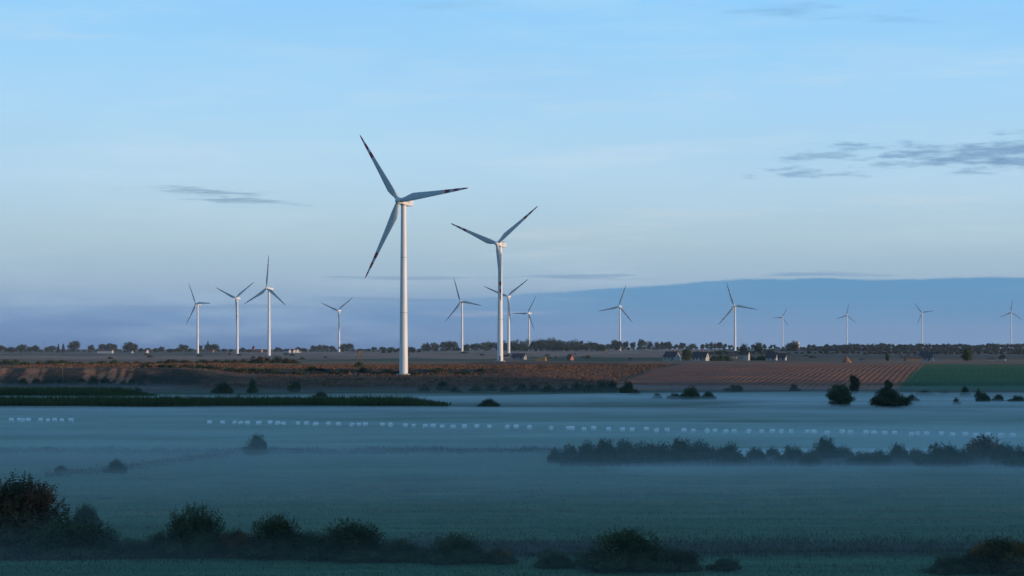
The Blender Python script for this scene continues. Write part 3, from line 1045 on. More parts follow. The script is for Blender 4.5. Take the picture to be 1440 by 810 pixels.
for i in range(26):
    px = 205 + i * 19 + random.uniform(-6, 6)
    D = 1022 + random.uniform(-6, 10)
    shrub(px, 525, D, random.uniform(18, 34), random.uniform(3.5, 7), 'dark scrub bush along the terrace edge left of and behind the tallest turbine', SMALL, i % 3, 'scrub bushes on the terrace edge', stems=False)
for i in range(12):
    px = 15 + i * 17 + random.uniform(-5, 5)
    shrub(px, 536, 978 + random.uniform(-5, 5), random.uniform(12, 22), random.uniform(5, 11), 'dark bush clinging to the slope between the bare sandy scars', SMALL, i % 3, 'bushes on the sandy slope', stems=False)

rb = random.Random(21)
for i in range(34):
    px = rb.uniform(120, 1430)
    D = rb.uniform(1750, 3000)
    shrub(px, 500, D, rb.uniform(4, 13), rb.uniform(2, 4.5), 'small dark bush dotted on the open farmland of the plateau', SMALL, i, 'bushes dotted over the farmland', stems=False)

# --- the trees of the middle distance
tree(1182, 536, 690, 47, 'lone round leafy tree rising from the mist before the ploughed field', TREE[0], TRUNK[0], None, wide=.80)
tree(1201, 527, 905, 20, 'smaller dark tree behind the lone round tree', TREE[2], TRUNK[1], None, wide=.68)
tree(1251, 542, 672, 64, 'broad dark tree with a peaked crown in the mist, right of the round tree', TREE[1], TRUNK[1], None, wide=.92)
tree(1249, 534, 900, 15, 'slim dark tree behind the broad dark tree', TREE[2], TRUNK[2], None, wide=.68)
tree(1360, 487.5, 1590, 20, 'big solitary dark round tree on the plateau right of the farm', TREE[0], TRUNK[0], None, wide=.80)
tree(1248, 497.5, 1620, 8, 'small dark tree between the red straw heap and the farm', TREE[2], TRUNK[2], None, wide=.68)
tree(966, 487.5, 1620, 18, 'tall dark tree between the two white farmhouses', TREE[0], TRUNK[1], None, wide=.80)
tree(980, 492, 1650, 12, 'lower tree behind the roof of the second farmhouse', TREE[1], TRUNK[1], None, wide=.92)
tree(1410, 498, 1700, 14, 'dark rounded tree behind the small white hut at right', TREE[1], TRUNK[0], None, wide=.92)
for i, (px, w) in enumerate(((1004, 16), (1014, 18), (1024, 14))):
    shrub(px, 507, 1600, w, 10, 'clipped dark hedge bush right of the lit farmhouse gable', SMALL, i, 'hedge bushes beside the farmhouse', stems=False)
for px, w, h in ((1088, 22, 7), (1074, 26, 9), (1056, 20, 8)):
    shrub(px, 507.5, 1660, w, h, 'dark garden bush among the small white gables', SMALL, int(w) % 3, 'garden bushes by the small white gables', stems=False)

# --- trees on the horizon, one by one
FT = []


def far(px, top, w, k, D=None):
    FT.append((px, top, w, k, D or random.uniform(3600, 4600)))


for a in [(2, 485, 14, 0), (16, 487.5, 15, 2), (31, 484, 15, 2), (42, 487, 9, 0), (50, 485, 11, 0), (66, 488, 9, 2), (73, 486, 16, 2), (82, 484.2, 6, 4), (89, 483.8, 8, 4), (105, 479, 17, 2), (128, 484.3, 10, 0),
          (144, 483.5, 14, 7), (152, 482.5, 16, 7), (160, 483.5, 13, 7), (181, 480.5, 15, 2), (187, 482, 14, 0), (198, 489, 7, 0), (208, 489, 10, 2), (219, 489, 9, 2), (227, 487, 9, 0), (240, 490, 12, 2), (250, 488.5, 9, 0),
          (258, 483.8, 15, 0), (268, 489.5, 10, 2), (281, 484.5, 7, 1), (292, 484, 13, 7), (302, 483.8, 15, 7), (316, 490, 9, 0), (325, 490.5, 8, 2), (341, 488.5, 9, 2), (350, 491, 9, 2), (366, 491, 9, 0),
          (391, 488, 9, 0), (404, 491, 8, 2), (420, 487.8, 10, 0), (428, 489, 8, 0), (441, 485.5, 10, 2), (450, 484.5, 11, 2), (458, 485, 11, 0), (467, 486, 9, 2), (483, 483, 12, 2), (492, 482.8, 14, 7), (506, 490, 9, 2),
          (517, 490, 9, 0), (526, 487.5, 9, 0), (538, 487.5, 11, 2), (550, 488, 12, 7), (561, 489, 10, 2), (578, 487.5, 12, 2), (597, 483, 10, 3), (602, 482, 8, 3), (611, 481.5, 13, 2), (624, 480, 12, 1), (632, 479, 13, 2), (639, 479.5, 10, 1),
          (865, 477.5, 12, 2), (871, 479, 9, 1), (880, 479.5, 9, 0), (890, 480.5, 9, 0), (903, 476.5, 14, 0), (914, 479.5, 9, 2), (924, 480.5, 9, 2), (932, 480, 8, 1), (938, 480, 8, 1), (942, 480.5, 7, 3), (951, 483.5, 5, 5),
          (960, 481.5, 10, 1), (974, 483, 13, 2), (988, 483.5, 6, 5), (994, 482.5, 6, 3), (1000, 481, 7, 3), (1006, 482.5, 6, 3), (1012, 480.8, 10, 1), (1020, 483, 5, 5), (1027, 485, 7, 5), (1046, 483, 12, 2, 2500),
          (1059, 484, 5, 5), (1067, 481.2, 15, 2, 2500), (1075, 483.5, 5, 6), (1085, 484.5, 4, 5), (1089, 484, 4, 6), (1110, 482, 14, 7, 3000), (1118, 482, 14, 7, 3000), (1138, 484, 6, 5), (1144, 484, 7, 6), (1152, 486.5, 14, 7), (1160, 485.5, 8, 0)]:
    far(*a)
x = 1163
while x < 1442:
    far(x, 482.6 + abs(random.gauss(0, 1.1)) + .7 * math.sin(x * .13), random.uniform(5.5, 9.5), random.choice((5, 6, 5, 3, 0, 1, 6)), random.uniform(3900, 4400))
    x += random.uniform(3.6, 6.6)
x = 1128
while x < 1445:
    far(x, 488 + random.uniform(-1.5, 1.5), random.uniform(10, 17), random.choice((7, 2, 7)), random.uniform(3500, 3900))
    x += random.uniform(9, 13)

NAMES = ['the left edge', 'the furthest left turbine', 'the left Y turbine', 'the upright bladed turbine', 'the small Y turbine', 'the tallest turbine', 'the leaning bladed turbine',
         'the dark wood', 'the lone turbine', 'the farmhouse turbine', 'the smallest turbine', 'the straw heap turbine', 'the farm roof turbine', 'the right edge']
EDGES = [-50, 277, 333, 378, 477, 567, 649, 760, 872, 1034, 1101, 1191, 1297, 1500]
KIND = {0: 'rounded', 1: 'upright', 2: 'wide bushy', 3: 'slim', 4: 'pointed conifer', 5: 'tall stemmed', 6: 'flat topped', 7: 'dense spreading'}
SPECIAL = {105: 'tall rounded tree standing highest of the far left horizon trees', 82: 'short pointed conifer left of its taller twin on the far left horizon', 89: 'taller pointed conifer of the pair on the far left horizon',
           181: 'high domed tree right of the long white farm building at left', 258: 'rounded tree left of the level bladed turbine furthest left', 152: 'middle tree of the dense clump over the long white building',
           903: 'highest tree of the row right of the dark wood', 1067: 'large dark bushy tree midway between farmhouses turbine and smallest turbine', 1046: 'dark bushy tree just right of the turbine behind the farmhouses',
           1110: 'left half of the large dark tree pair beside the smallest turbine', 1118: 'right tree of the large dark pair, below the white silo roof'}
for px, top, w, k, D in FT:
    i = max(j for j in range(len(EDGES)) if px >= EDGES[j])
    lb = SPECIAL.get(px) or '%s tree on the horizon between %s and %s' % (KIND[k], NAMES[i], NAMES[min(i + 1, 13)])
    tree(px, top, D, w * 1.2, lb, FARTREE[k], THINTRUNK if k in (5, 6, 3) else TRUNK[int(px) % 3], 'trees along the horizon', wide=[.68, .56, .84, .40, .48, .44, .52, 1.0][k])


# --- the far wood and the low hedgerows of the horizon, which read as one mass each
def wood(name, spans, label, n_leaf, leaf, seed):
    rng = np.random.default_rng(seed)
    Q = []
    for (x0, x1, top0, top1, D, step, jit) in spans:
        px = x0
        while px < x1:
            f = (px - x0) / (x1 - x0)
            d = D + rng.uniform(-90, 90)
            X = Xof(px, d)
            z = gz(X, d)
            H = Zof(top0 + (top1 - top0) * f + jit * (.5 - .75 * float(wob(px, 0, 9, 1)) + rng.uniform(-.35, .35)), d) - z
            w = rng.uniform(.3, .55) * H + 2
            q = foliage(int(rng.integers(1e6)), n_leaf, leaf, (w, w, H * .52), (0, 0, H * .5), 10, (.3, .55), 0, .0, low=None)
            # foliage() was shaped in metres here
            Q.append(q + np.array([X, d, z]))
            px += step * rng.uniform(.6, 1.4)
    me = quad_mesh(name, np.concatenate(Q), 4, L_FAR)
    tag(link(name, me), label, None, None, 'stuff')


wood('woods', [(652, 690, 483, 478, 3700, 5, 2), (690, 735, 478, 475, 3800, 5, 2), (735, 790, 476, 474.5, 3900, 5, 1.6), (760, 812, 475.5, 475.5, 3850, 5, 1.6), (808, 850, 478.5, 480.5, 3850, 5, 1.6), (848, 870, 482, 482, 3900, 5, 1.5),
               (700, 850, 484, 484, 3500, 6, 2)], 'dark wood on the horizon behind the second largest turbine', 420, 1.1, 5)
wood('treeline', [(-20, 650, 490.3, 490.3, 4700, 7, 2), (540, 590, 490.5, 490.5, 3300, 7, 2), (590, 660, 488, 487, 4000, 7, 2.5), (868, 1170, 485.5, 486.5, 4500, 6, 2.6), (1020, 1180, 490, 490, 3700, 9, 2.5), (1120, 1460, 487, 487, 4450, 5, 3), (1100, 1460, 489.5, 489, 3600, 5, 3), (1000, 1090, 492, 492, 2700, 7, 3), (1120, 1460, 492.5, 492, 2900, 7, 3.5)],
     'low dark hedgerow growth running along the whole horizon', 170, 1.3, 6)


# ------------------------------------------------------------------ grasses, reeds, undergrowth (uncountable)
def blades(name, X, Y, h, w, lean, mats, label, seed=0):
    rng = np.random.default_rng(seed)
    n = len(X)
    Z = ground_z(X, Y) - .05
    a = rng.uniform(0, math.pi, n)
    dx, dy = np.cos(a) * w / 2, np.sin(a) * w / 2
    lx, ly = rng.normal(0, lean, n) * h, rng.normal(0, lean, n) * h
    V = np.stack([np.stack([X - dx, Y - dy, Z], -1), np.stack([X + dx, Y + dy, Z], -1), np.stack([X + dx * .8 + lx * .5, Y + dy * .8 + ly * .5, Z + h * .6], -1), np.stack([X + lx, Y + ly, Z + h], -1)], 1)
    me = quad_mesh(name, V, 4, mats)
    return tag(link(name, me), label, None, None, 'stuff')


def grass_mat(name, a, b, scale=.25):
    m, t, p = new_mat(name)
    g = t.n('ShaderNodeNewGeometry')
    f = t.noise(g.outputs['Position'], scale, 4)
    f2 = t.noise(g.outputs['Position'], 4.0, 2)
    t.put(p.inputs['Base Color'], t.mix(t.ss(.3, .7, t.m('ADD', t.m('MULTIPLY', f, .6), t.m('MULTIPLY', f2, .4))), (*a, 1), (*b, 1)))
    p.inputs['Roughness'].default_value = .9
    p.inputs['Specular IOR Level'].default_value = .1
    return m


G_REED = grass_mat('reed_green', (.028, .050, .016), (.060, .085, .026), .12)
G_RUSH = grass_mat('rush_dark', (.022, .030, .016), (.050, .052, .028), .2)
G_RED = grass_mat('reed_russet', (.060, .042, .028), (.105, .062, .040), .2)
G_GRASS = grass_mat('grass_green', (.026, .058, .022), (.058, .082, .034), .15)
G_HEATH = grass_mat('heath_russet', (.060, .040, .024), (.16, .080, .044), .06)
rg = np.random.default_rng(3)

n = 30000
px = rg.uniform(-40, 632, n)
D = rg.uniform(672, 716, n)
keep = rg.uniform(0, 1, n) < np.clip((640 - px) / 60, .0, 1)
px, D = px[keep], D[keep]
X = Xof(px, 690)
h = rg.uniform(2.4, 3.9, len(X)) * (.9 + .4 * fbm(X, D, 1.3, 2)) * np.clip((660 - px) / 90, .45, 1)
blades('reeds', X, D, h, .35, .16, G_REED, 'long strip of tall green reeds standing out of the mist', 1)
n = 14000
px = rg.uniform(-40, 205, n)
D = rg.uniform(800, 850, n)
X = Xof(px, 820)
h = rg.uniform(2.8, 4.4, n) * np.clip((215 - px) / 60, .3, 1) * (.9 + .4 * fbm(X, D, 1.3, 1))
blades('reeds', X, D, h, .45, .16, G_REED, 'second clump of tall green reeds behind the first at the left edge', 2)
n = 30000
X = rg.uniform(-75, 75, n)
D = 207 + 4 * np.sin(X / 40) + rg.normal(0, 5.5, n)
keep = X > -60 + rg.normal(0, 2, n)
h = rg.uniform(.1, .6, n) * np.clip(.8 + 1.1 * fbm(X, D, 1.6, 3), .15, 2.2)
blades('rushes', X[keep], D[keep], h[keep], .09, .35, G_RUSH, 'dark rushes and weeds filling the near drainage ditch', 3)
n = 14000
X = rg.uniform(-120, 10, n)
D = 400 + 4 * wob(X, X * 0, 20, 1) + rg.normal(0, 4.5, n)
h = rg.uniform(.2, 1.0, n) * np.clip(.75 + .8 * fbm(X, D * .2, 2, 2), .1, 2)
blades('rushes', X, D, h, .16, .2, G_RUSH, 'dark line of rushes across the misty meadow past the lone bush', 4)
n = 5000
tt = rg.uniform(0, 1, n) ** .8
px = 62 + 260 * tt
D = 326 + 62 * tt ** 1.3 + rg.normal(0, 5, n)
h = rg.uniform(.15, .65, n) * np.clip(.7 + .8 * fbm(px * .1, D * .2, 1, 1), .1, 2)
blades('reeds', Xof(px, D), D, h, .13, .2, G_RED, 'thin diagonal fringe of russet reeds in the left meadow', 5)
n = 150000
D = 172 * (390 / 172) ** rg.uniform(0, 1, n)
X = rg.uniform(-.262, .262, n) * D
h = rg.uniform(.10, .30, n) * (1 + .8 * fbm(X * .25, D, 2, 1))
blades('grass', X, D, h, .05, .4, G_GRASS, 'dewy green meadow grass at the near edge of the valley', 6)
n = 9000
X = rg.uniform(8, 100, n)
D = 354 - .0 * X + rg.normal(0, 2.2, n)
h = rg.uniform(.5, 2.1, n) * np.clip(.8 + .7 * fbm(X, D * .2, 7, 4), .2, 2)
blades('undergrowth', X, D, h, .16, .25, G_RUSH, 'tall weeds and saplings filling the foot of the long hedge', 8)
n = 36000
X = rg.uniform(-250, 110, n)
D = rg.uniform(940, 1240, n)
bl = 50 + (D - 1000) * .191
keep = (X < bl - 2) & ~((X < -118) & (D > 962) & (D < 1012))
h = rg.uniform(.25, .9, n) * (1 + .5 * wob(X, D, 8, 2))
blades('undergrowth', X[keep], D[keep], h[keep], .5, .35, G_HEATH, 'russet heath grass over the slope around the tallest turbine', 7)

# ------------------------------------------------------------------ wrapped bales
def bale_mat():
    m, t, p = new_mat('bale_film')
    tc = t.n('ShaderNodeTexCoord')
    f = t.noise(t.scaled(tc.outputs['Object'], (1, 9, 1)), 2.2, 4)
    t.put(p.inputs['Base Color'], t.mix(f, (.70, .73, .72, 1), (.88, .89, .88, 1)))
    p.inputs['Roughness'].default_value = .32
    b = t.n('ShaderNodeBump')
    b.inputs['Strength'].default_value = .35
    b.inputs['Distance'].default_value = .05
    t.put(b.inputs['Height'], f)
    t.put(p.inputs['Normal'], b.outputs[0])
    return m


M_BALE = bale_mat()


def bale_mesh(seed):
    rng = random.Random(seed)
    rings = []
    for y, r in ((-.60, .30), (-.61, .50), (-.57, .585), (-.50, .615), (-.25, .63), (0, .635), (.25, .63), (.50, .615), (.57, .585), (.61, .50), (.60, .30)):
        rg_ = []
        for k in range(24):
            a = 2 * math.pi * k / 24
            rr = r * (1 + .018 * math.sin(3 * a + seed) + rng.uniform(-.008, .008))
            z = rr * math.sin(a)
            rg_.append((rr * math.cos(a) * 1.03, y, max(z, -.57) + .57))
        rings.append(rg_)
    b = MB()
    b.loft(rings, 0, True)
    return b.mesh('hay_bale', M_BALE)


BM = [bale_mesh(i) for i in range(4)]
BX = [16, 27, 32.5, 40, 57, 67.5, 77, 87, 100, 294.5, 313, 329.5, 338, 348, 363.7, 380, 390.5, 398.7, 419, 431, 444, 462, 476, 495, 505, 513.7, 538, 549, 570, 581.7, 598, 609, 622, 637, 653, 670.5, 688, 713.7,
      726, 744.5, 775, 799, 804.5, 821, 835, 856, 875.5, 889, 909, 923, 938, 962, 975.5, 994.5, 1005.5, 1021, 1032.5, 1053, 1071,
      1086, 1099, 1112.5, 1135.5, 1144.5, 1163, 1184, 1196, 1218, 1229, 1244, 1258, 1282, 1291, 1303, 1324, 1339.5, 1357.5, 1372.5, 1390, 1408, 1424]
ORD = ['first', 'second', 'third', 'fourth', 'fifth', 'sixth', 'seventh', 'eighth', 'ninth', 'tenth', 'eleventh', 'twelfth', 'thirteenth', 'fourteenth', 'fifteenth', 'sixteenth', 'seventeenth', 'eighteenth', 'nineteenth', 'twentieth']
ANCH = [(567, "the tallest turbine's tower"), (703, "the second largest turbine's tower"), (872, 'the turbine right of the wood'), (1034, 'the turbine behind the farmhouses'), (1182, 'the lone round tree'), (1297, 'the turbine above the farm')]
for i, px in enumerate(BX):
    by = float(np.interp(px, [12, 320, 714, 1075, 1424], [589.5, 593.7, 600, 605.5, 611]))
    D = (CZ - .6 - .5) * F / (by - HY) + random.gauss(0, 1.6)
    X = Xof(px, D)
    o = link('hay_bale', BM[i % 4])
    o.location = (X, D, gz(X, D) - .02)
    o.rotation_euler = (0, 0, R(90) + random.gauss(0, .22) + (R(70) if random.random() < .15 else 0))
    q = random.uniform(.76, .94)
    o.scale = (q, q * random.uniform(.95, 1.1), q)
    if i < 9:
        lb = 'white wrapped hay bale, %s from the left edge in the short misty row of nine' % ORD[i]
    else:
        ax, an = min(ANCH, key=lambda q: abs(q[0] - px))
        right = px > ax
        between = [q for q in BX if (ax < q <= px if right else px <= q < ax) and q > 200]
        lb = 'white bale in the long misty row, %s %s of %s' % (ORD[len(between) - 1], 'right' if right else 'left', an)
    tag(o, lb, 'hay bale', 'white wrapped bales across the misty meadow')

# ------------------------------------------------------------------ farm buildings
M_WALL = simple_mat('white_render', (.34, .335, .32), (.28, .275, .265), 1.2, .8)
M_GREYWALL = simple_mat('grey_render', (.24, .23, .22), (.18, .175, .17), 1.0, .85)
M_ROOF = simple_mat('dark_roof', (.045, .035, .04), (.08, .055, .055), 3, .7)
M_REDROOF = simple_mat('red_roof', (.16, .05, .04), (.11, .04, .035), 3, .75)
M_GLASS = simple_mat('window_dark', (.02, .025, .03), (.04, .045, .05), 2, .15, 2, .5)
M_BRICK = simple_mat('brick_red', (.28, .12, .08), (.22, .10, .07), 4, .85)
M_WOOD = simple_mat('old_wood', (.10, .075, .055), (.15, .12, .09), 3, .85, 4, .2, (1, 1, .2))
M_STRAW = simple_mat('straw', (.38, .22, .09), (.28, .16, .07), 3, .95)
M_HEAP = simple_mat('red_straw', (.24, .11, .06), (.17, .08, .05), 2, .95)


def house(name, px, D, w, d, eave, ridge, rot, label, wall=None, roof=None, chimney=False, wins=0, cat='house', group=None, z=None):
    x = Xof(px, D)
    t = thing(name, label, cat, (x, D, gz(x, D) - .2), R(rot), group)
    b = MB()
    a, c = w / 2, d / 2
    vs = [(-a, -c, 0), (a, -c, 0), (a, c, 0), (-a, c, 0), (-a, -c, eave), (a, -c, eave), (a, c, eave), (-a, c, eave), (-a, 0, ridge), (a, 0, ridge)]
    b.add(vs, [(0, 1, 5, 4), (2, 3, 7, 6), (1, 2, 6, 9, 5), (3, 0, 4, 8, 7), (4, 5, 9, 8), (6, 7, 8, 9)])
    b.build('wall', wall or M_WALL, t)
    b = MB()
    o, k = .45, (ridge - eave) / c
    for s in (-1, 1):
        y0, z0 = s * (c + o), eave - k * o + .03
        lo = [(-a - o, y0, z0), (a + o, y0, z0), (a + o, 0, ridge + .03), (-a - o, 0, ridge + .03)]
        up = [(p[0], p[1], p[2] + .22) for p in lo]
        b.add(lo + up, [(0, 3, 2, 1), (4, 5, 6, 7), (0, 1, 5, 4), (1, 2, 6, 5), (2, 3, 7, 6), (3, 0, 4, 7)])
    r = b.build('roof', roof or M_ROOF, t)
    if chimney:
        b = MB()
        b.box(-.4 + a * .3, .4 + a * .3, -.4, .4, ridge - .8, ridge + 1.2)
        b.box(-.5 + a * .3, .5 + a * .3, -.5, .5, ridge + 1.2, ridge + 1.4)
        b.build('chimney', M_BRICK, r)
    for i in range(wins):
        xx = -a + w * (i + .5) / wins
        b = MB()
        b.box(xx - .5, xx + .5, -c - .03, -c + .2, 1.1, 2.4)
        b.build('window', M_GLASS, t)
    if wins:
        b = MB()
        b.box(a - .2, a + .03, -.5, .5, eave * .9, eave * .9 + 1.2)
        b.build('window', M_GLASS, t)
        b = MB()
        b.box(-.5 + w * .22, .5 + w * .22, -c - .025, -c + .2, .2, 2.3)
        b.build('door', M_WOOD, t)
    return t


house('house', 945, 1600, 10.5, 8, 3.2, 7.0, -38, 'white farmhouse with dark roof and gable, left of the tall dark tree', chimney=True, wins=3)
house('house', 985, 1590, 11.0, 8, 3.0, 6.8, -24, 'white farmhouse whose right gable glows in the sun, right of the tall dark tree', chimney=True, wins=4)
house('barn', 730, 1700, 10.5, 7, 2.6, 5.0, -20, 'low dark roofed barn just right of the second largest turbine', wall=M_GREYWALL, wins=2, cat='barn')
house('shed', 802, 1640, 3.6, 4, 2.2, 4.6, -40, 'tiny shed with red roof on the far green strip', wall=M_BRICK, roof=M_REDROOF, cat='shed')
house('house', 1050, 1640, 4, 3.6, 5.0, 7.4, -30, 'narrow tall sunlit gable house right of the clipped hedge', wall=M_WALL)
house('house', 1085, 1640, 8, 5, 2.6, 6.0, -22, 'white gabled cottage with slate roof, left of a like one, below the smallest turbine', wins=2)
house('house', 1099, 1650, 7, 4.6, 2.8, 5.6, -20, 'white gabled cottage, the right of two below the smallest turbine', wins=2)
house('house', 1303, 1600, 10, 7.5, 3.0, 7.2, -24, 'dark roofed farmhouse with one bright white gable at right', wall=M_WALL, chimney=True, wins=3)
house('barn', 1284, 1590, 12, 6, 2.0, 3.6, 4, 'long low black barn left of the dark roofed farmhouse', wall=M_WOOD, wins=0, cat='barn')
house('house', 1293, 1650, 7, 6, 3.6, 7.0, 50, 'second dark roof rising behind the farmhouse and the low barn', wall=M_GREYWALL)
house('hut', 1411, 1580, 3.2, 3, 2.0, 2.7, -20, 'small bright white hut near the right end of the plateau', cat='hut')
house('shed', 1394, 1620, 5, 3, 1.5, 2.2, -10, 'low bluish shed left of the small white hut', wall=M_GREYWALL, cat='shed')
house('shed', 1212, 1600, 3, 2.4, 1.3, 1.8, -25, 'tiny pale shed right of the red straw heap', cat='shed')
house('barn', 148, 3600, 26, 9, 4, 6, -8, 'long white farm building under the dense tree clump at far left', cat='barn')
house('house', 205, 3700, 8, 7, 3.5, 6.5, -30, 'tiny white house on the horizon between the domed tree and the furthest left turbine', roof=M_REDROOF)
house('house', 183, 3600, 9, 7, 2.5, 5, -20, 'small dark house below the domed tree at far left', wall=M_GREYWALL)
for i, (px, w) in enumerate(((404, 10), (411, 9), (416, 8), (419.5, 7))):
    house('house', px, 3500 + 40 * i, w, 7, 3.6, 6.5, -25 - 6 * i, ['first white house from the left in the tiny far village', 'second white house from the left in the tiny far village', 'third white house in the tiny far village, before the last', 'last white house at the right of the tiny far village'][i],
          roof=M_REDROOF if i == 1 else M_ROOF, group='houses of the far village')
house('house', 1030, 1900, 8, 7, 2.5, 5, -10, 'dim grey roofed house behind the clipped hedge at the turbine foot', wall=M_GREYWALL)


def church(px, D, top, label, s=1.0):
    x = Xof(px, D)
    z = gz(x, D)
    H = Zof(top, D) - z
    t = thing('church', label, 'church', (x, D, z), R(-20))
    b = MB()
    b.box(-2.6 * s, 2.6 * s, -2.6 * s, 2.6 * s, -.3, H * .6)
    b.build('tower', M_BRICK, t)
    b = MB()
    q = 2.8 * s
    b.add([(-q, -q, H * .6), (q, -q, H * .6), (q, q, H * .6), (-q, q, H * .6), (0, 0, H)], [(0, 1, 4), (1, 2, 4), (2, 3, 4), (3, 0, 4), (3, 2, 1, 0)])
    b.build('spire', M_ROOF, t)
    b = MB()
    a, c, e, r = 8 * s, 4 * s, H * .3, H * .45
    vs = [(2.6 * s, -c, 0), (2.6 * s + 2 * a, -c, 0), (2.6 * s + 2 * a, c, 0), (2.6 * s, c, 0), (2.6 * s, -c, e), (2.6 * s + 2 * a, -c, e), (2.6 * s + 2 * a, c, e), (2.6 * s, c, e), (2.6 * s, 0, r), (2.6 * s + 2 * a, 0, r)]
    b.add(vs, [(0, 1, 5, 4), (2, 3, 7, 6), (1, 2, 6, 9, 5), (3, 0, 4, 8, 7)])
    b.build('nave', M_BRICK, t)
    b = MB()
    b.add([vs[4], vs[5], vs[9], vs[8], vs[6], vs[7]], [(0, 1, 2, 3), (4, 5, 3, 2)])
    b.build('roof', M_ROOF, t)


church(356.5, 4200, 485.5, 'tiny church with pointed spire between the Y bladed and upright bladed turbines')
church(292.5, 4600, 477.5, 'slim pointed church spire above the trees right of the furthest left turbine', .7)


def silo():
    D = 4000
    x = Xof(1119, D)
    z = gz(x, D)
    t = thing('silo', 'white flat topped silo building above the dark tree pair by the smallest turbine', 'silo', (x, D, z), R(-24))
    H = Zof(480.6, D) - z
    b = MB()
    b.box(-6.5, 6.5, -6, 6, -.5, H)
    b.build('wall', M_WALL, t)
    b = MB()
    b.box(-6.9, 6.9, -6.4, 6.4, H, H + .5)
    b.build('roof', M_GREYWALL, t)
    b = MB()
    b.box(-4.5, -1.5, -2, 2, H + .5, H + 2.6)
    b.build('roof_hatch', M_WALL, t)


silo()


# ------------------------------------------------------------------ poles, masts, lookout towers, straw
def pole(px, D, top, label):
    x = Xof(px, D)
    z = gz(x, D)
    H = Zof(top, D) - z
    t = thing('utility_pole', label, 'pole', (x, D, z - .4), R(20))
    b = MB()
    b.tube([(0, 0, 0), (0, 0, H + .4)], [.17, .11], 10)
    b.build('shaft', M_WOOD, t)
    b = MB()
    b.box(-.75, .75, -.24, -.1, H - .3, H - .16)
    b.build('crossarm', M_WOOD, t)
    for s in (-.6, 0, .6):
        b = MB()
        b.tube([(s, -.17, H - .16), (s, -.17, H + .1)], [.05, .06], 8)
        b.build('insulator', M_WALL, t)


pole(88.2, 955, 510, 'pale wooden utility pole before the sandy scars at far left')
pole(317.3, 955, 510.5, 'wooden utility pole at the foot of the bank below the first Y bladed turbine')


def lookout(px, D, top, label):
    x = Xof(px, D)
    z = gz(x, D)
    H = Zof(top, D) - z
    t = thing('lookout_tower', label, 'lookout tower', (x, D, z - .2), R(15))
    for sx in (-1, 1):
        for sy in (-1, 1):
            b = MB()
            b.tube([(sx * 2.1, sy * 2.1, 0), (sx * 1.15, sy * 1.15, H * .74)], [.17, .15], 8)
            b.build('leg', M_WOOD, t)
    b = MB()
    for h in (.28, .52):
        r = 2.1 - .95 * h / .74
        for s in (-1, 1):
            b.tube([(-r, s * r, H * h), (r, s * r, H * h)], [.1, .1], 6)
            b.tube([(s * r, -r, H * h), (s * r, r, H * h)], [.1, .1], 6)
    for s in (-1, 1):
        b.tube([(-1.75, s * 1.75, H * .28), (1.45, s * 1.45, H * .52)], [.08, .08], 6)
        b.tube([(1.45, s * 1.3, H * .53), (-1.2, s * 1.2, H * .73)], [.08, .08], 6)
    b.build('brace', M_WOOD, t)
    b = MB()
    b.box(-1.6, 1.6, -1.6, 1.6, H * .74, H * .78)
    b.build('platform', M_WOOD, t)
    b = MB()
    for s in (-1, 1):
        b.box(-1.5, 1.5, s * 1.5 - .06, s * 1.5 + .06, H * .78, H * .88)
        b.box(s * 1.5 - .06, s * 1.5 + .06, -1.43, 1.43, H * .78, H * .88)
        for q in (-1, 1):
            b.box(s * 1.4 - .08, s * 1.4 + .08, q * 1.35 - .08, q * 1.35 + .08, H * .88, H * .95)
    b.build('cabin', M_WOOD, t)
    b = MB()
    b.add([(-1.8, -1.8, H * .93), (1.8, -1.8, H * .93), (1.8, 1.8, H * .95), (-1.8, 1.8, H * .95), (-1.8, -1.8, H * .97), (1.8, -1.8, H * .97), (1.8, 1.8, H), (-1.8, 1.8, H)],
          [(0, 3, 2, 1), (4, 5, 6, 7), (0, 1, 5, 4), (1, 2, 6, 5), (2, 3, 7, 6), (3, 0, 4, 7)])
    b.build('roof', M_ROOF, t)


lookout(505.5, 1400, 491.5, 'wooden lookout tower on splayed legs left of the tallest turbine')
lookout(852, 2300, 490.5, 'distant wooden lookout tower left of the turbine alone right of the wood')


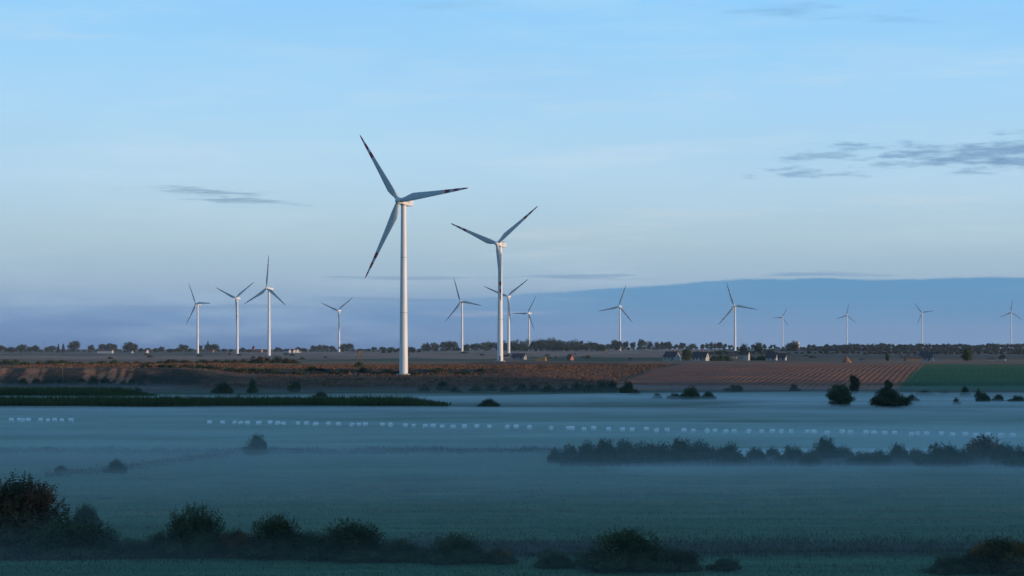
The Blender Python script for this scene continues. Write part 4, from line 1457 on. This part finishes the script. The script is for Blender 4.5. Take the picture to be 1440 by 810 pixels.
def mast(px, D, top, label):
    x = Xof(px, D)
    z = gz(x, D)
    H = Zof(top, D) - z
    t = thing('radio_mast', label, 'mast', (x, D, z - .3))
    b = MB()
    for k in range(3):
        a = k * 2.094
        b.tube([(math.cos(a) * 1.4, math.sin(a) * 1.4, 0), (math.cos(a) * .25, math.sin(a) * .25, H)], [.16, .10], 6)
    for i in range(12):
        h0, h1 = H * i / 12, H * (i + 1) / 12
        for k in range(3):
            a, c = k * 2.094, (k + 1) * 2.094
            r0, r1 = 1.4 - 1.15 * h0 / H, 1.4 - 1.15 * h1 / H
            b.tube([(math.cos(a) * r0, math.sin(a) * r0, h0), (math.cos(c) * r1, math.sin(c) * r1, h1)], [.06, .06], 5)
    b.build('lattice', M_SEAM, t)
    b = MB()
    b.tube([(0, 0, H - .5), (0, 0, H + 3)], [.12, .05], 6)
    b.build('aerial', M_SEAM, t)


mast(62, 4300, 478.5, 'thin lattice mast above the trees at far left')
mast(535, 4300, 484, 'thin lattice mast left of the tallest turbine above low trees')


def straw_stack():
    D = 1500
    x = Xof(761.5, D)
    t = thing('straw_stack', 'orange brown block of stacked straw bales right of the low barn', 'straw stack', (x, D, gz(x, D)), R(-14))
    rng = random.Random(4)
    for r in range(3):
        for i in range(5):
            if r == 2 and i in (0,):
                continue
            b = MB()
            x0 = -3.3 + i * 1.32 + rng.uniform(-.03, .03)
            b.box(x0 + .02, x0 + 1.28, -1.2 + rng.uniform(-.08, .08), 1.2, r * .86 + .005 * (r + 1), r * .86 + .85)
            b.build('straw_bale', M_STRAW, t)


straw_stack()


def straw_heap():
    D = 1420
    x = Xof(1190.5, D)
    z = gz(x, D)
    t = MB()
    rng = random.Random(3)
    rings = []
    for h, r in ((-.3, 3.5), (.4, 3.25), (1.3, 2.6), (2.4, 1.75), (3.3, 1.0), (3.9, .45), (4.15, .1)):
        rings.append([((r + rng.uniform(-.14, .14)) * math.cos(2 * math.pi * k / 22), (r + rng.uniform(-.14, .14)) * .9 * math.sin(2 * math.pi * k / 22), h + rng.uniform(-.06, .06)) for k in range(22)])
    t.loft(rings, 0, True)
    o = t.build('straw_heap', M_HEAP)
    o.location = (x, D, z)
    tag(o, 'reddish cone shaped straw heap at the top edge of the ploughed field', 'straw heap')


straw_heap()

# ------------------------------------------------------------------ render settings
SC.render.engine = 'CYCLES'
cy = SC.cycles
cy.use_denoising = True
try:
    cy.denoiser = 'OPENIMAGEDENOISE'
except Exception:
    pass
cy.max_bounces = 6
cy.diffuse_bounces = 2
cy.glossy_bounces = 2
cy.volume_bounces = 2
cy.transparent_max_bounces = 8
cy.use_adaptive_sampling = False
